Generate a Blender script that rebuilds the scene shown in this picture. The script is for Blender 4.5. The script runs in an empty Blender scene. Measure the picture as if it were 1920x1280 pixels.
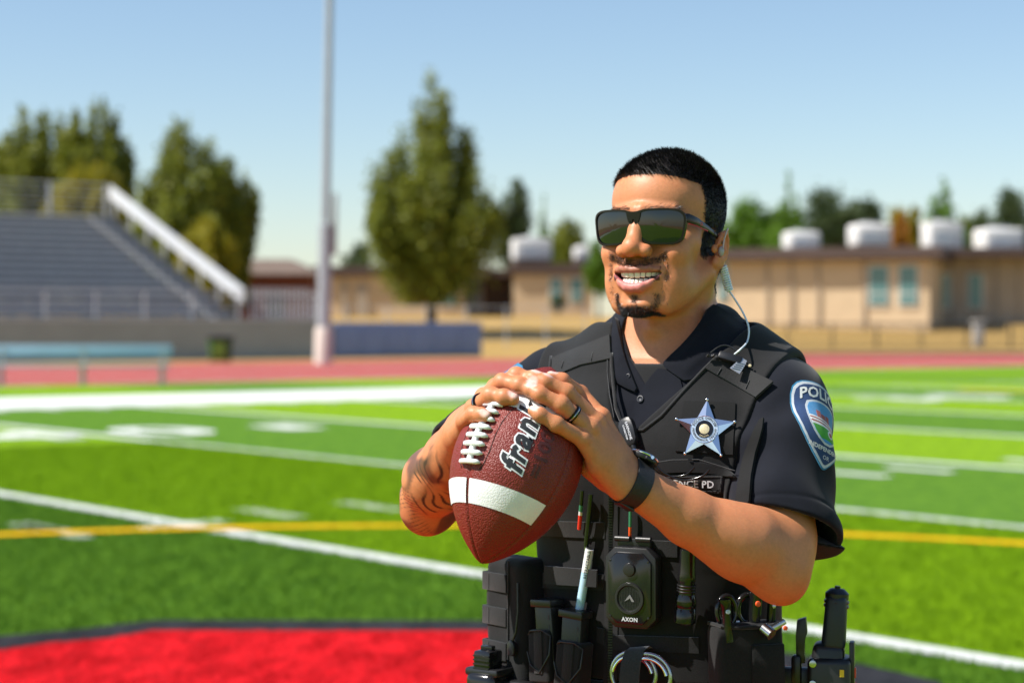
import bpy, bmesh, math, random
import numpy as np
from mathutils import Vector, Matrix

# ------------------------------------------------------------------ camera, world, sun, exposure
scene = bpy.context.scene
C = scene.collection
R = math.radians
F = 70.0 / 36.0 * 1920.0          # focal length in photo pixels
HC = 1.45                         # camera height
YH = 606.0                        # horizon row in the photo

cam_d = bpy.data.cameras.new('camera')
cam = bpy.data.objects.new('camera', cam_d)
C.objects.link(cam)
cam.location = (0, 0, HC)
cam.rotation_euler = (R(90), 0, 0)
cam_d.sensor_width = 36.0
cam_d.lens = 70.0
cam_d.shift_y = -(640.0 - YH) / 1920.0
cam_d.clip_start = 0.05
cam_d.clip_end = 3000.0
cam_d.dof.use_dof = True
cam_d.dof.focus_distance = 2.68
cam_d.dof.aperture_fstop = 4.2
scene.camera = cam

SUN_DIR = Vector((-0.84, -0.23, 1.05)).normalized()     # towards the sun
world = bpy.data.worlds.new('World')
scene.world = world
world.use_nodes = True
wn = world.node_tree.nodes
bg = wn['Background']
sky = wn.new('ShaderNodeTexSky')
sky.sky_type = 'NISHITA'
sky.sun_disc = False
sky.sun_elevation = math.asin(SUN_DIR.z)
sky.sun_rotation = math.atan2(SUN_DIR.x, SUN_DIR.y)
sky.altitude = 50
sky.air_density = 1.0
sky.dust_density = 0.3
sky.ozone_density = 2.6
world.node_tree.links.new(sky.outputs[0], bg.inputs[0])
bg.inputs[1].default_value = 0.094

sun_d = bpy.data.lights.new('sun', 'SUN')
sun_d.energy = 5.0
sun_d.angle = R(0.53)
sun_d.color = (1.0, 0.95, 0.88)
sun = bpy.data.objects.new('sun', sun_d)
C.objects.link(sun)
sun.rotation_euler = SUN_DIR.to_track_quat('Z', 'Y').to_euler()

vs = scene.view_settings
vs.view_transform = 'Standard'
vs.look = 'None'
vs.exposure = 0.60
vs.gamma = 1.0
vs.use_curve_mapping = False
scene.render.engine = 'CYCLES'
scene.cycles.use_denoising = True
scene.cycles.max_bounces = 8
scene.cycles.transparent_max_bounces = 12
scene.cycles.caustics_reflective = False
scene.cycles.caustics_refractive = False

random.seed(7)
rng = np.random.default_rng(11)

# ------------------------------------------------------------------ pixel helpers (a pixel is only a direction)
def at(px, py, Y):
    return Vector(((px - 960.0) * Y / F, Y, HC - (py - YH) * Y / F))
def gnd(px, py, z=0.0):
    Y = F * (HC - z) / (py - YH)
    return Vector(((px - 960.0) * Y / F, Y, z))

# ------------------------------------------------------------------ object helpers
def finish(o, label=None, cat=None, group=None, kind=None):
    if label: o['label'] = label
    if cat: o['category'] = cat
    if group: o['group'] = group
    if kind: o['kind'] = kind
    return o
def thing(name, label, cat, loc=(0, 0, 0), rotz=0.0, group=None):
    o = bpy.data.objects.new(name, None)
    C.objects.link(o)
    o.location = loc
    o.rotation_euler = (0, 0, rotz)
    o.empty_display_size = 0.1
    return finish(o, label, cat, group)
def link(name, me, m=None, parent=None):
    """link a mesh; its verts are local to the parent"""
    o = bpy.data.objects.new(name, me)
    C.objects.link(o)
    if m is not None and not me.materials:
        for k in (m if isinstance(m, (list, tuple)) else [m]):
            me.materials.append(k)
    if parent is not None:
        o.parent = parent
    return o
def mesh_np(name, V, Fc, smooth=False):
    """V (n,3); Fc an (m,3|4) int array or a list of faces"""
    me = bpy.data.meshes.new(name)
    V = np.asarray(V, dtype=np.float32)
    if isinstance(Fc, np.ndarray):
        m, k = Fc.shape
        me.vertices.add(len(V)); me.vertices.foreach_set('co', V.ravel())
        me.loops.add(m * k); me.loops.foreach_set('vertex_index', Fc.astype(np.int32).ravel())
        me.polygons.add(m)
        me.polygons.foreach_set('loop_start', np.arange(0, m * k, k, dtype=np.int32))
        me.update(calc_edges=True)
    else:
        me.from_pydata([tuple(v) for v in V], [], Fc)
    me.validate()
    me.polygons.foreach_set('use_smooth', np.full(len(me.polygons), smooth))
    me.update()
    return me
def bm_mesh(name, bm, smooth=False, auto=None):
    me = bpy.data.meshes.new(name)
    bmesh.ops.recalc_face_normals(bm, faces=bm.faces)
    if auto is not None:
        for f in bm.faces: f.smooth = True
        for e in bm.edges:
            if len(e.link_faces) == 2 and e.calc_face_angle(0) > R(auto): e.smooth = False
    elif smooth:
        for f in bm.faces: f.smooth = True
    bm.to_mesh(me)
    bm.free()
    return me
def add_box(bm, c, s, bevel=0.0, rot=None, segs=2, taper=None):
    """box centred at c with full sizes s; taper (tx,ty) scales the top"""
    r = bmesh.ops.create_cube(bm, size=1.0)
    vs_ = r['verts']
    for v in vs_:
        if taper and v.co.z > 0:
            v.co.x *= taper[0]; v.co.y *= taper[1]
        v.co = Vector((v.co.x * s[0], v.co.y * s[1], v.co.z * s[2]))
    if bevel > 0:
        es = list({e for v in vs_ for e in v.link_edges})
        g = bmesh.ops.bevel(bm, geom=es, offset=bevel, segments=segs, affect='EDGES', profile=0.5)
        vs_ = list({v for f in g['faces'] for v in f.verts} | {v for v in vs_ if v.is_valid})
    for v in vs_:
        if rot is not None: v.co = rot @ v.co
        v.co += Vector(c)
    return vs_
def add_prism(bm, poly, z0, z1, M=None):
    """extrude a 2D polygon from z0 to z1 (local), then transform by M"""
    a = [bm.verts.new((p[0], p[1], z0)) for p in poly]
    b = [bm.verts.new((p[0], p[1], z1)) for p in poly]
    n = len(poly)
    bm.faces.new(a[::-1]); bm.faces.new(b)
    for i in range(n):
        bm.faces.new((a[i], a[(i + 1) % n], b[(i + 1) % n], b[i]))
    if M is not None:
        for v in a + b: v.co = M @ v.co
    return a + b
def add_tube(bm, pts, rad, n=8, cap=True, closed=False):
    pts = [Vector(p) for p in pts]
    m = len(pts)
    if not isinstance(rad, (list, tuple)): rad = [rad] * m
    rings = []
    prev = None
    for i, p in enumerate(pts):
        if closed: t = pts[(i + 1) % m] - pts[i - 1]
        else: t = pts[min(i + 1, m - 1)] - pts[max(i - 1, 0)]
        t.normalize()
        if prev is None:
            a = t.orthogonal().normalized()
        else:
            a = (prev - t * prev.dot(t))
            a = a.normalized() if a.length > 1e-6 else t.orthogonal().normalized()
        prev = a
        b = t.cross(a)
        rings.append([bm.verts.new(p + (a * math.cos(2 * math.pi * k / n) + b * math.sin(2 * math.pi * k / n)) * rad[i]) for k in range(n)])
    for i in range(m if closed else m - 1):
        r0, r1 = rings[i], rings[(i + 1) % m]
        off = 0
        if closed and i == m - 1:      # best matching twist
            off = min(range(n), key=lambda o: (r0[0].co - r1[o].co).length)
        for k in range(n):
            bm.faces.new((r0[k], r0[(k + 1) % n], r1[(k + 1 + off) % n], r1[(k + off) % n]))
    if cap and not closed:
        bm.faces.new(rings[0][::-1]); bm.faces.new(rings[-1])
    return rings
def add_lathe(bm, prof, n=24, M=None):
    """profile [(r,z)...] turned about z"""
    rings = []
    for r, z in prof:
        if r < 1e-6: rings.append([bm.verts.new((0, 0, z))])
        else: rings.append([bm.verts.new((r * math.cos(2 * math.pi * k / n), r * math.sin(2 * math.pi * k / n), z)) for k in range(n)])
    for a, b in zip(rings[:-1], rings[1:]):
        for k in range(n):
            k2 = (k + 1) % n
            if len(a) == 1 and len(b) == 1: continue
            if len(a) == 1: bm.faces.new((a[0], b[k2], b[k]))
            elif len(b) == 1: bm.faces.new((a[k], a[k2], b[0]))
            else: bm.faces.new((a[k], a[k2], b[k2], b[k]))
    for r in (rings[0], rings[-1]):
        if len(r) > 1: bm.faces.new(r)
    if M is not None:
        for r in rings:
            for v in r: v.co = M @ v.co
    return rings
def box_obj(name, c, s, m, parent=None, bevel=0.0, rot=None, smooth=False, taper=None, segs=2):
    bm = bmesh.new()
    add_box(bm, c, s, bevel, rot, segs, taper)
    return link(name, bm_mesh(name, bm, auto=40 if bevel > 0 else None), m, parent)
def basis(xa, ya, za, o=(0, 0, 0)):
    return Matrix(((xa[0], ya[0], za[0], o[0]), (xa[1], ya[1], za[1], o[1]), (xa[2], ya[2], za[2], o[2]), (0, 0, 0, 1)))

# ------------------------------------------------------------------ material helpers
def nt(m): return m.node_tree
def mat(name, col, rough=0.6, var=0.0, vscale=5.0, bump=0.0, bscale=60.0, metal=0.0, spec=0.5, coat=0.0, sheen=0.0, coords='Object', detail=4.0, dark=None, emit=None):
    m = bpy.data.materials.new(name)
    m.use_nodes = True
    N, L = m.node_tree.nodes, m.node_tree.links
    b = N['Principled BSDF']
    c = tuple(col) + (1.0,)
    b.inputs['Base Color'].default_value = c
    b.inputs['Roughness'].default_value = rough
    b.inputs['Metallic'].default_value = metal
    b.inputs['Specular IOR Level'].default_value = spec
    b.inputs['Coat Weight'].default_value = coat
    b.inputs['Sheen Weight'].default_value = sheen
    tc = N.new('ShaderNodeTexCoord')
    if var > 0:
        n = N.new('ShaderNodeTexNoise'); n.inputs['Scale'].default_value = vscale; n.inputs['Detail'].default_value = detail
        n.inputs['Roughness'].default_value = 0.62
        L.new(tc.outputs[coords], n.inputs['Vector'])
        r = N.new('ShaderNodeMapRange'); r.inputs['From Min'].default_value = 0.25; r.inputs['From Max'].default_value = 0.75
        L.new(n.outputs['Fac'], r.inputs['Value'])
        mx = N.new('ShaderNodeMix'); mx.data_type = 'RGBA'
        d = dark if dark is not None else tuple(k * (1 - var) for k in col)
        mx.inputs['A'].default_value = tuple(d) + (1.0,)
        mx.inputs['B'].default_value = tuple(min(1, k * (1 + var * 0.6)) for k in col) + (1.0,)
        L.new(r.outputs['Result'], mx.inputs['Factor'])
        L.new(mx.outputs['Result'], b.inputs['Base Color'])
    if bump > 0:
        n2 = N.new('ShaderNodeTexNoise'); n2.inputs['Scale'].default_value = bscale; n2.inputs['Detail'].default_value = 5.0
        L.new(tc.outputs[coords], n2.inputs['Vector'])
        bp = N.new('ShaderNodeBump'); bp.inputs['Strength'].default_value = bump; bp.inputs['Distance'].default_value = 0.3 / bscale
        L.new(n2.outputs['Fac'], bp.inputs['Height']); L.new(bp.outputs['Normal'], b.inputs['Normal'])
    return m
# ================================================================== THE SETTING
TH = math.atan(2860.0 / F)
U = Vector((-math.sin(TH), math.cos(TH), 0))      # along the yard lines
N_ = Vector((math.cos(TH), math.sin(TH), 0))      # along the sideline
def fld(d, s, z=0.0): return N_ * d + U * s + Vector((0, 0, z))

def turf_mat(name, lo, hi, fine=95.0, rough=0.75, mid=6.5, con=0.12):
    m = bpy.data.materials.new(name); m.use_nodes = True
    N, L = m.node_tree.nodes, m.node_tree.links
    b = N['Principled BSDF']; b.inputs['Roughness'].default_value = rough
    b.inputs['Specular IOR Level'].default_value = 0.05
    tc = N.new('ShaderNodeTexCoord')
    n1 = N.new('ShaderNodeTexNoise'); n1.inputs['Scale'].default_value = fine; n1.inputs['Detail'].default_value = 5; n1.inputs['Roughness'].default_value = 0.7
    n2 = N.new('ShaderNodeTexNoise'); n2.inputs['Scale'].default_value = mid; n2.inputs['Detail'].default_value = 6; n2.inputs['Roughness'].default_value = 0.7
    mp = N.new('ShaderNodeMapping'); mp.inputs['Rotation'].default_value[2] = -TH; mp.inputs['Scale'].default_value = (1.0, 0.35, 1.0)
    L.new(tc.outputs['Object'], mp.inputs['Vector'])
    L.new(tc.outputs['Object'], n1.inputs['Vector']); L.new(mp.outputs['Vector'], n2.inputs['Vector'])
    a = N.new('ShaderNodeMath'); a.operation = 'MULTIPLY_ADD'; a.inputs[1].default_value = 0.55
    L.new(n1.outputs['Fac'], a.inputs[0])
    h = N.new('ShaderNodeMath'); h.operation = 'MULTIPLY'; h.inputs[1].default_value = 0.45
    L.new(n2.outputs['Fac'], h.inputs[0]); L.new(h.outputs[0], a.inputs[2])
    r = N.new('ShaderNodeMapRange'); r.inputs['From Min'].default_value = 0.5 - con; r.inputs['From Max'].default_value = 0.5 + con
    L.new(a.outputs[0], r.inputs['Value'])
    mx = N.new('ShaderNodeMix'); mx.data_type = 'RGBA'
    mx.inputs['A'].default_value = lo + (1,); mx.inputs['B'].default_value = hi + (1,)
    L.new(r.outputs['Result'], mx.inputs['Factor']); L.new(mx.outputs['Result'], b.inputs['Base Color'])
    bp = N.new('ShaderNodeBump'); bp.inputs['Strength'].default_value = 0.7; bp.inputs['Distance'].default_value = 0.02
    L.new(n1.outputs['Fac'], bp.inputs['Height']); L.new(bp.outputs['Normal'], b.inputs['Normal'])
    return m
M_turf_l = turf_mat('turf_light', (0.110, 0.222, 0.004), (0.265, 0.44, 0.010))
M_turf_d = turf_mat('turf_dark', (0.048, 0.135, 0.010), (0.145, 0.285, 0.022))
M_red_t = turf_mat('turf_red', (0.32, 0.001, 0.002), (0.78, 0.014, 0.020), fine=60, mid=7.0, con=0.07)
M_blk_t = turf_mat('turf_black', (0.010, 0.010, 0.012), (0.045, 0.045, 0.05), fine=70)
M_wht_t = turf_mat('turf_white', (0.62, 0.64, 0.60), (0.82, 0.83, 0.80))
M_yel_t = turf_mat('turf_yellow', (0.78, 0.40, 0.003), (0.90, 0.54, 0.012))
M_dry = turf_mat('dry_grass', (0.26, 0.165, 0.05), (0.50, 0.33, 0.12), fine=12)
M_track = mat('track_rubber', (0.37, 0.060, 0.046), 0.85, var=0.2, vscale=0.6, bump=0.3, bscale=30)
M_asph = mat('asphalt', (0.055, 0.052, 0.05), 0.9, var=0.25, vscale=1.5, bump=0.3, bscale=20)

def sheet(name, pts, z, m, kind='structure'):
    me = mesh_np(name, [(p[0], p[1], z) for p in pts], [tuple(range(len(pts)))])
    if me.polygons[0].normal.z < 0: me.flip_normals()
    return finish(link(name, me, m), kind=kind)
def rect_ds(name, d0, d1, s0, s1, z, m):
    return sheet(name, [fld(d0, s0), fld(d1, s0), fld(d1, s1), fld(d0, s1)], z, m)

# ground to the horizon: one sheet, rising gently behind the track
def terrain(x, y):
    t = min(max((y - 92.0) / 38.0, 0.0), 1.0)
    return 1.9 * t * t * (3 - 2 * t)
gx = np.concatenate([np.linspace(-900, -80, 12), np.linspace(-60, 70, 40), np.linspace(90, 900, 12)])
gy = np.concatenate([np.linspace(-60, 85, 20), np.linspace(88, 140, 40), np.linspace(160, 1500, 16)])
GV = [(x, y, terrain(x, y) - 0.012) for y in gy for x in gx]
nx = len(gx)
GF = [(j * nx + i, j * nx + i + 1, (j + 1) * nx + i + 1, (j + 1) * nx + i) for j in range(len(gy) - 1) for i in range(nx - 1)]
finish(link('ground', mesh_np('ground', GV, GF, True), M_dry), kind='structure')

# running track and turf field
rect_ds('running_track', -60, 140, 43.6, 64.8, -0.004, M_track)
for s in (46.5, 49.4, 52.3, 55.2, 58.1, 61.0):
    rect_ds('lane_line', -60, 140, s, s + 0.09, 0.003, M_wht_t)
rect_ds('track_kerb', -60, 140, 43.35, 43.6, 0.006, M_wht_t)
LINES = [6.84 + 4.62 * k for k in range(-3, 22)]
for k in range(len(LINES) - 1):
    rect_ds('turf_band', LINES[k], LINES[k + 1], -25, 43.3, 0.0, M_turf_l if k % 2 == 1 else M_turf_d)
rect_ds('turf_band', -60, LINES[0], -25, 43.3, 0.0, M_turf_l)
for k, d in enumerate(LINES):
    if d < 3: continue
    rect_ds('yard_line', d - 0.10, d + 0.10, -20, 31.8, 0.004, M_wht_t)
rect_ds('sideline_border', -60, 33, 31.8, 36.6, 0.005, M_wht_t)
# one-yard hash marks beside the numbers row and along the sideline
for d in LINES[2:14]:
    for j in range(1, 5):
        dd = d + j * 4.62 / 5
        rect_ds('hash_mark', dd - 0.10, dd + 0.10, 12.75, 13.6, 0.008, M_wht_t)
        rect_ds('hash_mark', dd - 0.07, dd + 0.07, 31.0, 31.7, 0.008, M_wht_t)
rect_ds('hash_mark', 5.80, 5.96, 12.4, 13.45, 0.008, M_wht_t)
rect_ds('hash_mark', 6.5, 7.2, 12.72, 12.95, 0.008, M_wht_t)

def text_mesh(txt, size=1.0, offset=0.0, shear=0.0, spacing=1.0, extrude=0.0, align='CENTER', res=3):
    cu = bpy.data.curves.new('txt', 'FONT')
    cu.body = txt; cu.size = size; cu.offset = offset; cu.shear = shear; cu.space_character = spacing
    cu.extrude = extrude; cu.align_x = align; cu.align_y = 'CENTER'; cu.resolution_u = res; cu.fill_mode = 'FRONT' if extrude == 0 else 'BOTH'
    o = bpy.data.objects.new('txt', cu); C.objects.link(o)
    dg = bpy.context.evaluated_depsgraph_get(); dg.update()
    me = bpy.data.meshes.new_from_object(o.evaluated_get(dg))
    bpy.data.objects.remove(o); bpy.data.curves.remove(cu)
    return me
# painted field numbers, 1.8 m tall, read from the far sideline
def field_number(txt, d, s, flip):
    me = text_mesh(txt, 2.5, offset=0.09)
    a = -1 if flip else 1
    for v in me.vertices:
        p = fld(d + a * v.co.x, s + a * v.co.y, 0.009); v.co = p
    me.materials.clear()
    finish(link('field_number', me, M_wht_t), kind='structure')
field_number('4 0', 11.55, 24.0, False)
field_number('3 0', 11.55 + 4 * 4.62, 25.6, False)
field_number('2 0', 11.55 + 8 * 4.62, 24.0, False)
rect_ds('hash_mark', 14.1, 14.75, 23.4, 24.6, 0.008, M_wht_t)

rect_ds('penalty_line', 34.0, 34.35, 8, 28.6, 0.011, M_yel_t)
# yellow soccer circle
def ring_pts(c, r0, r1, n=96):
    V = []; Fs = []
    for k in range(n):
        a = 2 * math.pi * k / n
        V += [(c[0] + r0 * math.cos(a), c[1] + r0 * math.sin(a)), (c[0] + r1 * math.cos(a), c[1] + r1 * math.sin(a))]
        Fs.append((2 * k, 2 * k + 1, (2 * k + 3) % (2 * n), (2 * k + 2) % (2 * n)))
    return V, Fs
V_, F_ = ring_pts((-0.59, 6.87), 7.20, 7.43)
finish(link('circle_line', mesh_np('circle_line', [(x, y, 0.012) for x, y in V_], F_), M_yel_t), kind='structure')
# red midfield emblem with a black border
EM = [gnd(-420, 1262), gnd(0, 1197), gnd(150, 1184), gnd(290, 1167), gnd(930, 1168), gnd(1240, 1196), gnd(1600, 1247), gnd(1760, 1283), gnd(1900, 1420)]
near_pts = [Vector((2.6, 4.2, 0)), Vector((1.9, 1.9, 0)), Vector((-1.2, 1.5, 0)), Vector((-3.2, 4.2, 0))]  # unseen near edge, drawn in to limit red bounce light on the person
outl = EM + near_pts
cen = Vector((-0.3, 4.5, 0))
sheet('emblem_border', outl, 0.015, M_blk_t)
inn = []
for i, p in enumerate(outl):
    a, b = outl[i - 1], outl[(i + 1) % len(outl)]
    t = (b - a).normalized(); nn = Vector((t.y, -t.x, 0))
    if nn.dot(cen - p) < 0: nn = -nn
    inn.append(p + nn * 0.36)
sheet('midfield_emblem', inn, 0.019, M_red_t)
# synthetic blades standing out of the near turf, grouped as stuff
def blade_field(name, region, m, n, seed):
    g = np.random.default_rng(seed)
    pts = region(g, n)
    k = len(pts)
    ang = g.uniform(0, 2 * np.pi, k); h = g.uniform(0.016, 0.036, k); w = g.uniform(0.0022, 0.004, k)
    lean = g.uniform(-0.02, 0.02, (k, 2))
    V = np.zeros((k, 3, 3))
    V[:, 0, 0] = pts[:, 0] - np.cos(ang) * w; V[:, 0, 1] = pts[:, 1] - np.sin(ang) * w
    V[:, 1, 0] = pts[:, 0] + np.cos(ang) * w; V[:, 1, 1] = pts[:, 1] + np.sin(ang) * w
    V[:, 2, :2] = pts + lean; V[:, 2, 2] = h
    V[:, :, 2] += 0.003
    o = link(name, mesh_np(name, V.reshape(-1, 3), np.arange(3 * k).reshape(-1, 3)), m)
    return o
def band_region(dlo, dhi, slo, shi, nearY):
    def f(g, n):
        d = g.uniform(dlo, dhi, n); s = slo + (shi - slo) * g.uniform(0, 1, n) ** 1.3
        P = np.stack([N_.x * d + U.x * s, N_.y * d + U.y * s], 1)
        px = 960 + P[:, 0] * F / np.maximum(P[:, 1], 1)
        ok = (P[:, 1] > 7.5) & (px > -150) & (px < 2070)
        # keep the painted emblem and lines clear
        return P[ok]
    return f
def poly_in(P, poly):
    x, y = P[:, 0], P[:, 1]; ins = np.zeros(len(P), bool)
    for i in range(len(poly)):
        x0, y0 = poly[i - 1][0], poly[i - 1][1]; x1, y1 = poly[i][0], poly[i][1]
        c = ((y0 > y) != (y1 > y)) & (x < (x1 - x0) * (y - y0) / (y1 - y0 + 1e-12) + x0)
        ins ^= c
    return ins
def clear_of(f, *polys):
    def h(g, n):
        P = f(g, n)
        for q in polys: P = P[~poly_in(P, q)]
        dd = P[:, 0] * N_.x + P[:, 1] * N_.y
        for d in LINES: P = P[np.abs(P[:, 0] * N_.x + P[:, 1] * N_.y - d) > 0.09]
        r = np.hypot(P[:, 0] + 0.59, P[:, 1] - 6.87)
        return P[(r < 7.19) | (r > 7.44)]
    return h
def in_poly(poly):
    lo = np.min([(p[0], p[1]) for p in poly], 0); hi = np.max([(p[0], p[1]) for p in poly], 0)
    def f(g, n):
        P = g.uniform(lo, hi, (n, 2)); P = P[poly_in(P, poly)]
        return P[P[:, 1] > 7.5]
    return f
fin = dict(label='short dark green synthetic blades on the turf behind the person', cat='turf blades', kind='stuff')
finish(blade_field('turf_blades', clear_of(band_region(2.2, 6.84, 4, 18, 8), outl), M_turf_d, 230000, 1), 'short dark green synthetic blades on the turf beside the red emblem', 'turf blades', kind='stuff')
finish(blade_field('turf_blades', clear_of(band_region(6.84, 11.46, 5, 22, 8), outl), M_turf_l, 260000, 2), 'short bright green synthetic blades on the turf beyond the white line', 'turf blades', kind='stuff')
finish(blade_field('turf_blades', in_poly(inn), M_red_t, 160000, 3), 'short red synthetic blades standing on the midfield emblem', 'turf blades', kind='stuff')

# ------------------------------------------------------------------ grandstand
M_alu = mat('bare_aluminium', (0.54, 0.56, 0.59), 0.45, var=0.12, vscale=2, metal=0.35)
M_aludk = mat('dark_tread', (0.20, 0.21, 0.225), 0.6, var=0.15, vscale=2)  # darker grey than the seat planks, for contrast between rows
M_alu2 = mat('bright_rail', (0.72, 0.73, 0.73), 0.4, metal=0.2, var=0.06, vscale=3)
M_grey_w = mat('grey_ribbed_wall', (0.33, 0.365, 0.345), 0.7, var=0.12, vscale=1)
M_blue_w = mat('blue_pad', (0.17, 0.24, 0.42), 0.6, var=0.12, vscale=0.8)
M_conc = mat('concrete', (0.45, 0.43, 0.40), 0.85, var=0.15, vscale=2, bump=0.3, bscale=20)
SD0, SD1, SS = 10.0, 40.6, 70.6            # stand from d=10 to 40.6, front face at s=70.6
gs = thing('grandstand', 'tiered aluminium grandstand with pale railings behind the grey ribbed wall', 'grandstand', fld(SD0, SS), TH)
LEN = SD1 - SD0
NR = 15
def rows():
    for r in range(NR): yield r, 0.9 + r * 0.80, 1.75 + r * 0.322
for r, y, z in rows():
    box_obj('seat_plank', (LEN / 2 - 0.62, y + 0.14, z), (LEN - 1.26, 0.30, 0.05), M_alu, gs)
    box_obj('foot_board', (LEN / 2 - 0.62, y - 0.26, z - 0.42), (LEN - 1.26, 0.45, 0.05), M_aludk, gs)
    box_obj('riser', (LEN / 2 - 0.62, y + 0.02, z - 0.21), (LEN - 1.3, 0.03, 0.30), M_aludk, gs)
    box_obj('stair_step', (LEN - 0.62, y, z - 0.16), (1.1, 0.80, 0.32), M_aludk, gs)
for x in np.linspace(0.3, LEN - 0.3, 7):
    for r, y, z in rows():
        if r % 3 == 1: box_obj('support_post', (x, y + 0.1, (z - 0.5) / 2), (0.1, 0.1, z - 0.5), M_grey_w, gs)
topy, topz = 0.9 + NR * 0.8, 1.75 + (NR - 1) * 0.322
for x in np.linspace(0.2, LEN, 12):
    box_obj('railing_post', (x, topy, topz + 0.55), (0.11, 0.09, 2.0), M_alu, gs)
for k in range(4):
    box_obj('rail', (LEN / 2, topy, topz + 0.25 + k * 0.42), (LEN, 0.05, 0.06), M_alu, gs)
sl = math.atan2(0.322, 0.80)
for k in range(4):                            # sloped rail at the end of the stand
    c = (LEN + 0.05, 0.9 + 7 * 0.8, 1.75 + 7 * 0.322 + 0.75 + k * 0.16)
    box_obj('sloped_rail', c, (0.10, 15.2 * 0.8 / math.cos(sl), 0.10), M_alu2, gs, rot=Matrix.Rotation(sl, 3, 'X'))
for k in range(0, 15, 2):
    box_obj('railing_post', (LEN + 0.05, 0.9 + k * 0.8, 1.75 + k * 0.322 + 0.30), (0.07, 0.07, 1.75), M_alu2, gs)
for x in np.linspace(1, LEN - 0.4, 15):       # front rail on top of the wall
    box_obj('railing_post', (x, 0.12, 2.15), (0.06, 0.06, 1.2), M_alu, gs)
for z in (2.0, 2.35, 2.72):
    box_obj('rail', (LEN / 2, 0.12, z), (LEN, 0.05, 0.05), M_alu, gs)
fw = thing('ribbed_wall', 'long grey ribbed metal wall below the grandstand seats', 'wall', fld(SD0, SS), TH)
WL = 44.4 - SD0
box_obj('wall_panel', (WL / 2, -0.12, 0.78), (WL, 0.06, 1.56), M_grey_w, fw)
bm = bmesh.new()
for x in np.arange(4.0, WL, 0.24): add_box(bm, (x, -0.17, 0.78), (0.10, 0.045, 1.52))
o = link('rib', bm_mesh('rib', bm), M_grey_w, fw); o['kind'] = 'stuff'
box_obj('wall_cap', (WL / 2, -0.12, 1.60), (WL, 0.16, 0.06), M_alu, fw)
bw = thing('padded_wall', 'blue padded wall between the grey wall and the dry grass', 'wall', fld(44.6, SS), TH)
for k in range(6):
    box_obj('pad', (0.02 + 0.62 + k * 1.27, -0.2, 0.76), (1.255, 0.16, 1.46), M_blue_w, bw, bevel=0.04)
box_obj('wall_back', (3.8, 0.02, 0.75), (7.7, 0.2, 1.5), M_conc, bw)

# small brown house, picket fence, bin, bench, light pole
M_brick = mat('red_brick', (0.20, 0.06, 0.04), 0.85, var=0.3, vscale=3)
M_roof = mat('brown_roof', (0.16, 0.115, 0.09), 0.8, var=0.2, vscale=2)
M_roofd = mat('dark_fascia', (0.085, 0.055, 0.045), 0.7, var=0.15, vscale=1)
M_dark = mat('dark_opening', (0.02, 0.02, 0.022), 0.6)
hb = thing('brick_house', 'low red brick house with a brown hip roof beyond the stand', 'building', at(505, 606, 112) * 1.0, 0)
hb.location.z = terrain(0, 112)
box_obj('wall', (0, 2.5, 1.6), (4.6, 5, 3.2), M_brick, hb)
bm = bmesh.new(); add_box(bm, (0, 2.5, 3.62), (6.0, 6.6, 0.9), taper=(0.35, 0.4)); link('roof', bm_mesh('roof', bm), M_roof, hb)
box_obj('door', (0.4, -0.03, 1.1), (1.0, 0.05, 2.2), M_dark, hb)
box_obj('window', (-1.3, -0.03, 1.9), (0.9, 0.05, 0.9), M_dark, hb)
pf = thing('picket_fence', 'pale metal picket fence at the end of the grandstand', 'fence', fld(41.0, 70.95), TH)
for k in range(16): box_obj('picket', (k * 0.22, 0, 1.45), (0.07, 0.05, 2.9 if k < 13 else 2.6), M_alu, pf)
for z in (0.9, 2.6): box_obj('rail', (1.65, 0.04, z), (3.4, 0.04, 0.07), M_alu, pf)
M_bin = mat('green_plastic', (0.03, 0.10, 0.02), 0.5, var=0.2, vscale=3)
M_bing = mat('sunlit_green', (0.16, 0.42, 0.04), 0.5)
M_blk = mat('black_plastic', (0.012, 0.012, 0.013), 0.45)
tb = thing('trash_bin', 'dark green wheeled trash bin standing on the red track', 'bin', gnd(413, 680), 0.3)
bm = bmesh.new(); add_box(bm, (0, 0, 0.46), (0.70, 0.66, 0.80), bevel=0.03, taper=(1.18, 1.2)); link('bin_body', bm_mesh('bin_body', bm, auto=40), M_bin, tb)
box_obj('lit_front', (-0.10, -0.365, 0.5), (0.40, 0.02, 0.55), M_bing, tb, rot=Matrix.Rotation(0.08, 3, 'X'))  # sunlit left of the bin, painted as a brighter green
box_obj('lid', (0, 0, 0.92), (0.92, 0.9, 0.12), M_blk, tb, bevel=0.04)
for sx in (-1, 1):
    bm = bmesh.new(); add_lathe(bm, [(0, -0.03), (0.10, -0.03), (0.10, 0.03), (0, 0.03)], 16, Matrix.Translation((sx * 0.3, 0.36, 0.1)) @ Matrix.Rotation(R(90), 4, 'Y'))
    link('wheel', bm_mesh('wheel', bm), M_blk, tb)
M_bench = mat('pale_blue_aluminium', (0.30, 0.45, 0.56), 0.4, metal=0.15, var=0.1, vscale=1.5)
bn = thing('team_bench', 'long pale blue aluminium team bench beside the track', 'bench', gnd(320, 722), TH * 0.05)
for z, y, hh, nm in ((0.46, 0, 0.06, 'seat_plank'), (0.80, 0.22, 0.28, 'backrest')):
    box_obj(nm, (-3.4, y, z), (6.8, 0.32 if hh < 0.1 else 0.05, hh), M_bench, bn, bevel=0.01)
for x in (-0.2, -2.05, -3.95, -5.8):
    box_obj('leg', (x, 0.0, 0.22), (0.08, 0.30, 0.44), M_grey_w, bn)
    box_obj('bracket', (x, 0.17, 0.62), (0.06, 0.05, 0.5), M_grey_w, bn)
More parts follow.
